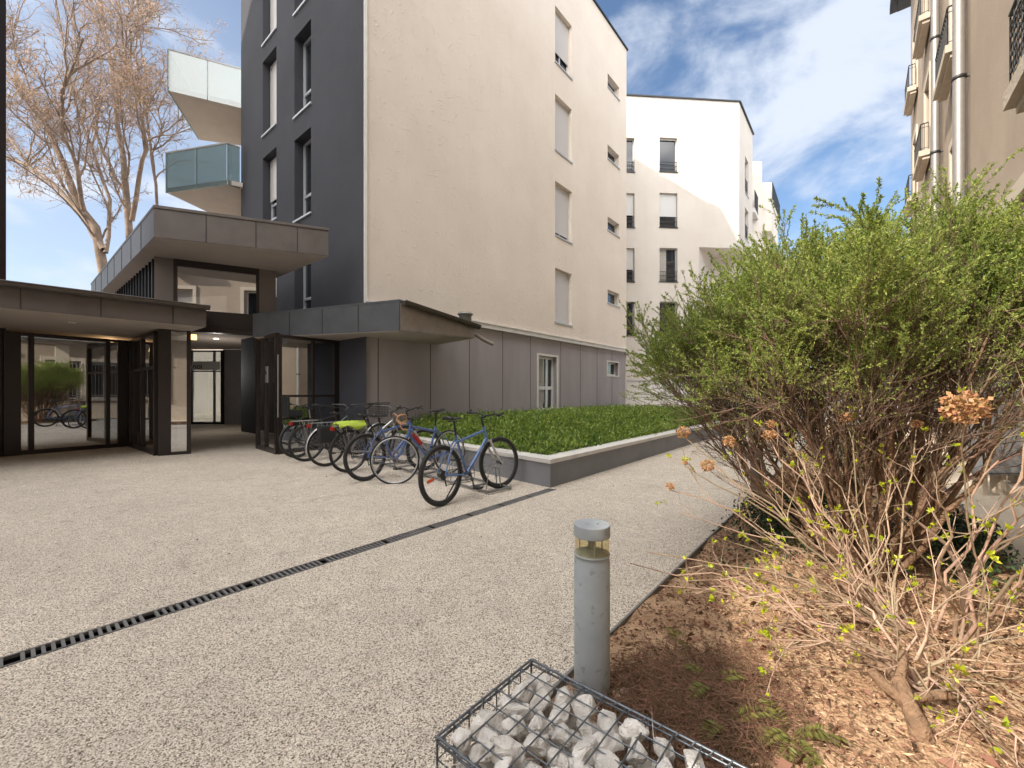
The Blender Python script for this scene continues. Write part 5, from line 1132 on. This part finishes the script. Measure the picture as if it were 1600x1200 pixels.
# near one: thick pruned stump with cut branches
def stump():
    r = hydrangea(tuple(at_bed(1432, 1090)), [T(1330, 1010, 1.65), T(1250, 960, 1.75), T(1180, 935, 1.8), T(1120, 905, 1.8), T(1210, 1000, 1.7), T(1380, 930, 1.8), T(1540, 1060, 1.6), T(1600, 1110, 1.5), T(1590, 1010, 1.6), T(1470, 950, 1.7), T(1300, 900, 1.9), T(1620, 1180, 1.35), T(1560, 1150, 1.4)], [], 'low pruned shrub with a thick flaky stump in the sunlit soil in the foreground', name='pruned_shrub', n_side=6, nbud=200, thick=.0065)
    b = at_bed(1438, 1165); top = Vector(P(1405, 1062, 1.62)); mb = MB()
    def limb(pts, rs):
        pp = []; rr = []
        for i in range(len(pts) - 1):
            for k_ in range(4): f = k_ / 4; pp.append(Vector(pts[i]).lerp(Vector(pts[i + 1]), f) + Vector((random.uniform(-1, 1), random.uniform(-1, 1), random.uniform(-1, 1))) * rs[i] * .10); rr.append((rs[i] * (1 - f) + rs[i + 1] * f) * random.uniform(.93, 1.07))
        pp.append(Vector(pts[-1])); rr.append(rs[-1]); mb.tube(pp, rr, 12)
    limb([b + Vector((.01, 0, -.04)), b + Vector((.0, .01, .03)), top], [.040, .032, .024]); limb([b * .45 + top * .55, P(1378, 1068, 1.62), P(1362, 1048, 1.66)], [.022, .02, .017])
    limb([top, P(1410, 1038, 1.66), P(1412, 1018, 1.70)], [.02, .017, .014]); limb([b * .35 + top * .65, P(1450, 1088, 1.60), P(1500, 1084, 1.60)], [.017, .016, .017]); limb([P(1495, 1088, 1.60), P(1497, 1066, 1.6)], [.018, .02])
    limb([top, P(1380, 1040, 1.7), P(1330, 1030, 1.72)], [.014, .012, .010])
    mb.build('trunk', M['bark'], r)
stump()
# dark forked stem at the right
r = bpy.data.objects.new('young_shrub', None); COL.objects.link(r); tag(r, 'thin dark forked shrub stem rising from the soil right of the pruned stump', 'shrub')
q = at_bed(1506, 950); mb = MB(); mb.tube([q - Vector((0, 0, .03)), P(1508, 920, 2.3), P(1500, 890, 2.32), P(1478, 850, 2.35), P(1440, 820, 2.4), P(1400, 790, 2.45)], [.018, .017, .014, .011, .008, .005], 8)
mb.tube([P(1510, 925, 2.3), P(1525, 890, 2.3), P(1560, 850, 2.25), P(1600, 835, 2.2)], [.011, .009, .007, .006], 8); mb.tube([P(1512, 930, 2.3), P(1530, 880, 2.3), P(1575, 850, 2.3), P(1640, 790, 2.3)], [.008, .007, .006, .004], 8); mb.build('stem', M['twig'], r)

# ---------------------------------------------------------------- ferns and bed plants
def fern(base, L, n, label, az0=None, spread=6.3):
    Vs = []; Fs = []; off = 0
    for k in range(n):
        az = (az0 or 0) + rng.uniform(-spread / 2, spread / 2); el = rng.uniform(.35, 1.0); l = L * rng.uniform(.7, 1.1); M_ = 34
        d = np.array([math.cos(az) * math.cos(el), math.sin(az) * math.cos(el), math.sin(el)]); side = np.array([-math.sin(az), math.cos(az), 0]); p = np.array(base, float); Cs = []; Ds = []; Sz = []
        for j in range(M_):
            p = p + d * l / M_; d = unit((d + np.array([0, 0, -.055]))[None])[0]; w = l * .17 * math.sin(math.pi * min(1, (j + 3) / (M_ + 3.))) + .003
            for s_ in (-1, 1): Cs.append(p.copy()); Ds.append(unit((side * s_ + d * .35 + rng.normal(size=3) * .06)[None])[0]); Sz.append(w)
        V, Q = leaves_np(np.array(Cs), np.array(Ds), np.array(Sz), .16); Vs.append(V); Fs.append(Q + off); off += len(V)
    o = np_mesh('fern', np.concatenate(Vs), np.concatenate(Fs), M['fern']); tag(o, label, 'fern', 'ferns in the soil bed'); return o
fern(tuple(at_bed(1056, 1000)), .16, 6, 'small pale fern standing upright behind the bollard in the shaded soil')
fern(tuple(at_bed(1110, 1085)),   .26, 8, 'yellow-green fern spreading where the sunlight meets the shaded soil')
fern(tuple(at_bed(1135, 1140)), .22, 7, 'darker fern in the shade nearer the wire basket')
fern(tuple(at_bed(1235, 1165)), .20, 13, 'dense low fern clump at the bottom of the picture')
fern(tuple(at_bed(1200, 990)), .05, 12, 'tiny bright yellow-green fern tuft in the middle of the sunlit soil')
def leaf_patch(name, s0, s1, c0, c1, n, hmax, label, m, size=(.02, .045)):
    s_ = rng.normal((s0 + s1) / 2, (s1 - s0) / 4, n); c_ = rng.normal((c0 + c1) / 2, (c1 - c0) / 4, n); z = soil_z(s_, c_) + hmax * np.sqrt(rng.random(n)) * np.exp(-((s_ - (s0 + s1) / 2) / (s1 - s0)) ** 2 * 2)
    c_ = np.clip(c_, EDGE + .03, .85)
    Cc = np.stack([s_ * D1[0] + c_ * N1[0], s_ * D1[1] + c_ * N1[1], z], -1); D = unit(rng.normal(size=(n, 3)) + np.array([0, 0, .3])); V, Q = leaves_np(Cc, D, rng.uniform(*size, n), .5, .1)
    return tag(np_mesh(name, V, Q, m), label, 'ground cover', kind='stuff')
leaf_patch('evergreen_cover', 3.7, 6.0, -.9, -.1, 5200, .20, 'dark evergreen ground cover in the shade left of the big shrub', M['ivy'])
leaf_patch('evergreen_cover', 4.0, 5.6, .25, .85, 4200, .20, 'dark evergreen ground cover between the shrub and the walkway', M['ivy'])
leaf_patch('evergreen_cover', 6.6, 12.5, -.85, .75, 9000, .45, 'dark evergreen ground cover far along the bed beyond the shrub', M['ivy'])
# litter
n = 90000; s_ = -1.1 + 9.0 * rng.random(n) ** 1.5; c_ = rng.uniform(EDGE + .02, .84, n); z = soil_z(s_, c_) + rng.uniform(.001, .012, n)
Cc = np.stack([s_ * D1[0] + c_ * N1[0], s_ * D1[1] + c_ * N1[1], z], -1); D = unit(rng.normal(size=(n, 3)) * np.array([1, 1, .16])); sz = rng.uniform(.006, .022, n); sz[rng.random(n) < .05] *= 2.6
h_ = n // 2; V, Q = leaves_np(Cc[:h_], D[:h_], sz[:h_] * 1.3, .5, .25); tag(np_mesh('leaf_litter', V, Q, M['litter']), 'brown dead leaf fragments strewn over the soil', 'leaf litter', kind='stuff')
V, Q = leaves_np(Cc[h_:], D[h_:], sz[h_:], .22, .1); tag(np_mesh('wood_chips', V, Q, M['chip']), 'pale bark chips and straw scattered over the soil', 'wood chips', kind='stuff')
n = 700; s_ = -1 + 8 * rng.random(n) ** 1.3; c_ = EDGE - np.abs(rng.normal(0, .10, n)) - .01; Cc = np.stack([s_ * D1[0] + c_ * N1[0], s_ * D1[1] + c_ * N1[1], np.full(n, .003)], -1); D = unit(rng.normal(size=(n, 3)) * np.array([1, 1, .1])); V, Q = leaves_np(Cc, D, rng.uniform(.004, .016, n), .4, .2); tag(np_mesh('leaf_litter', V, Q, M['litter']), 'stray leaf crumbs blown onto the edge of the paving', 'leaf litter', kind='stuff')
n = 160; s_ = rng.uniform(-1, 12, n); c_ = EDGE - rng.uniform(.05, 5.5, n); ok = ~((s_ > 4.4) & (c_ < c_pc + .1)); s_, c_ = s_[ok], c_[ok]; n = len(s_); Cc = np.stack([s_ * D1[0] + c_ * N1[0], s_ * D1[1] + c_ * N1[1], np.full(n, .004)], -1); D = unit(rng.normal(size=(n, 3)) * np.array([1, 1, .1])); V, Q = leaves_np(Cc, D, rng.uniform(.008, .028, n), .5, .2); tag(np_mesh('fallen_leaves', V, Q, M['litter']), 'few small dead leaves scattered over the open paving', 'fallen leaves', kind='stuff')
# needles / dry stalks heaped near the bollard
n = 9000; c0 = at_bed(1080, 1110); s_ = rng.normal(0, .20, n); t_ = rng.normal(0, .15, n); base = np.array([c0.x, c0.y, 0]) + np.stack([s_, t_ + s_ * .3, np.zeros(n)], -1)
cN = base[:, 0] * N1[0] + base[:, 1] * N1[1]; k_ = (cN > EDGE + .03) ; base = base[k_]; n = len(base); sS = base[:, 0] * D1[0] + base[:, 1] * D1[1]; base[:, 2] = soil_z(sS, base[:, 0] * N1[0] + base[:, 1] * N1[1]) + rng.uniform(.002, .045, n)
D = unit(rng.normal(size=(n, 3)) * np.array([1, 1, .25])); L = rng.uniform(.03, .10, n)[:, None]; Pl = np.stack([base - D * L / 2, base + D * L * .1 + rng.normal(size=(n, 3)) * .004, base + D * L / 2], 1); V, Q = tubes_np(Pl, np.full((n, 3), .0012), 3)
tag(np_mesh('dry_stalks', V, Q, M['litter']), 'heap of thin reddish dry stalks on the soil beside the bollard', 'dry stalks', kind='stuff')
for (px, py, sz_, rz, lb) in ((1318, 882, .05, .3, 'crumpled green plastic scrap left of the shrub base'), (1408, 898, .055, 1.2, 'folded green plastic scrap right of the shrub base')):
    p = at_bed(px, py); n_ = 8; vs = []
    for i in range(n_ + 1):
        for j in range(n_ + 1): x = (i / n_ - .5) * 2; y = (j / n_ - .5) * 1.2; vs.append((x * sz_, y * sz_, sz_ * (.45 + .35 * math.sin(3.1 * x + rz * 3) * math.cos(4.3 * y + rz)) + random.uniform(-.004, .004)))
    mb = MB(); mb.add(vs, [(i * (n_ + 1) + j, (i + 1) * (n_ + 1) + j, (i + 1) * (n_ + 1) + j + 1, i * (n_ + 1) + j + 1) for i in range(n_) for j in range(n_)]); o = mb.build('plastic_scrap', M['net']); o.location = p; o.rotation_euler = (0, 0, rz); tag(o, lb, 'plastic scrap')

# ---------------------------------------------------------------- plane trees beyond the pavilion
def plane_tree(limbs, Y, label, seed, gen=(10, 9, 10), leafn=26000, base=None):
    r = bpy.data.objects.new('plane_tree', None); COL.objects.link(r); tag(r, label, 'tree', 'bare plane trees beyond the pavilion')
    K = 10; Pl = []; Rd = []
    for pts, r0, r1_ in limbs:
        pp = np.array([tuple(P(a, b, Y + dy)) for a, b, dy in pts]); f = np.linspace(0, len(pp) - 1, K); j = np.minimum(f.astype(int), len(pp) - 2); fr = (f - j)[:, None]
        q = pp[j] * (1 - fr) + pp[j + 1] * fr; q[1:-1] = q[1:-1] * .5 + (q[:-2] + q[2:]) * .25; q[1:-1] += rng.normal(size=(K - 2, 3)) * .05; Pl.append(q); Rd.append(np.linspace(r0 * .72, r1_ * .72, K))
    Pl = np.array(Pl); Rd = np.array(Rd)
    V, Q = tubes_np(Pl, Rd, 10); np_mesh('trunk', V, Q, M['plane_bark'], r, True)
    g1, r1 = grow(Pl, Rd, gen[0], (.25, 1.0), (.3, .9), (2.0, 4.2), 8, .045, up=.16, wob=.14); g2, r2 = grow(g1, r1, gen[1], (.2, 1.0), (.3, .95), (.9, 2.0), 7, .017, up=.10, wob=.18); g3, r3 = grow(g2, r2, gen[2], (.2, 1.0), (.3, 1.0), (.35, .9), 5, .008, up=.04, wob=.2)
    V, Q = cat_mesh([tubes_np(g1, r1, 6), tubes_np(g2, r2, 4)]); np_mesh('branches', V, Q, M['plane_bark'], r, True)
    V, Q = tubes_np(g3, r3, 3); np_mesh('twigs', V, Q, M['plane_twig'], r, True)
    n = leafn; ci = rng.integers(0, len(g2), n // 14); i = rng.integers(0, len(g3), n); p, tg = sample_pl(g3, i, rng.uniform(.3, 1, n)); cl_ = np.sin(p[:, 0] * 1.3 + 1.5 * np.sin(p[:, 2])) * np.cos(p[:, 2] * 1.1 + p[:, 1]); k_ = rng.random(n) < np.clip(.35 + .8 * cl_, .08, 1)
    p = p[k_]; V, Q = leaves_np(p, unit(rng.normal(size=p.shape) + np.array([0, 0, -.5])), rng.uniform(.045, .11, len(p)), .7, .1); np_mesh('dry_leaves', V, Q, M['plane_leaf'], r)
plane_tree([([(178, 640, 0), (165, 395, 0), (133, 335, 0), (100, 275, 0), (72, 190, 0), (45, 160, 0)], .30, .10), ([(162, 390, 0), (128, 335, .2), (85, 290, .6), (40, 250, 1), (-30, 235, 1.5)], .17, .07), ([(133, 335, 0), (120, 270, -.5), (90, 180, -1), (130, 60, -1.5)], .13, .05), ([(72, 200, 0), (10, 110, 1), (-60, 20, 1)], .10, .04), ([(165, 395, 0), (175, 340, .5), (160, 260, 1), (110, 150, 1), (80, -40, 1)], .12, .05), ([(40, 250, 1), (-30, 160, 1), (-60, 60, 1)], .08, .04)], 18.5, 'leaning bare plane tree with dry orange leaves at the far left', 1, leafn=26000)
plane_tree([([(215, 640, 0), (206, 350, 0), (195, 290, 0), (190, 220, 0), (180, 150, 0), (165, 60, 0), (150, -60, 0)], .24, .08), ([(206, 345, 0), (222, 260, -.5), (228, 220, -1), (215, 140, -1), (190, 60, -1)], .15, .05), ([(196, 300, 0), (160, 240, 1), (150, 180, 1), (110, 60, 1)], .12, .05), ([(228, 225, 0), (262, 205, 0), (290, 182, 0)], .06, .03), ([(245, 640, 2), (245, 300, 2), (235, 240, 2), (238, 160, 2), (215, 40, 2)], .12, .05), ([(180, 150, 0), (215, 60, 0), (225, -20, 0)], .07, .03)], 20.5, 'upright bare plane tree behind the raised roof', 2, gen=(10, 9, 10), leafn=26000)
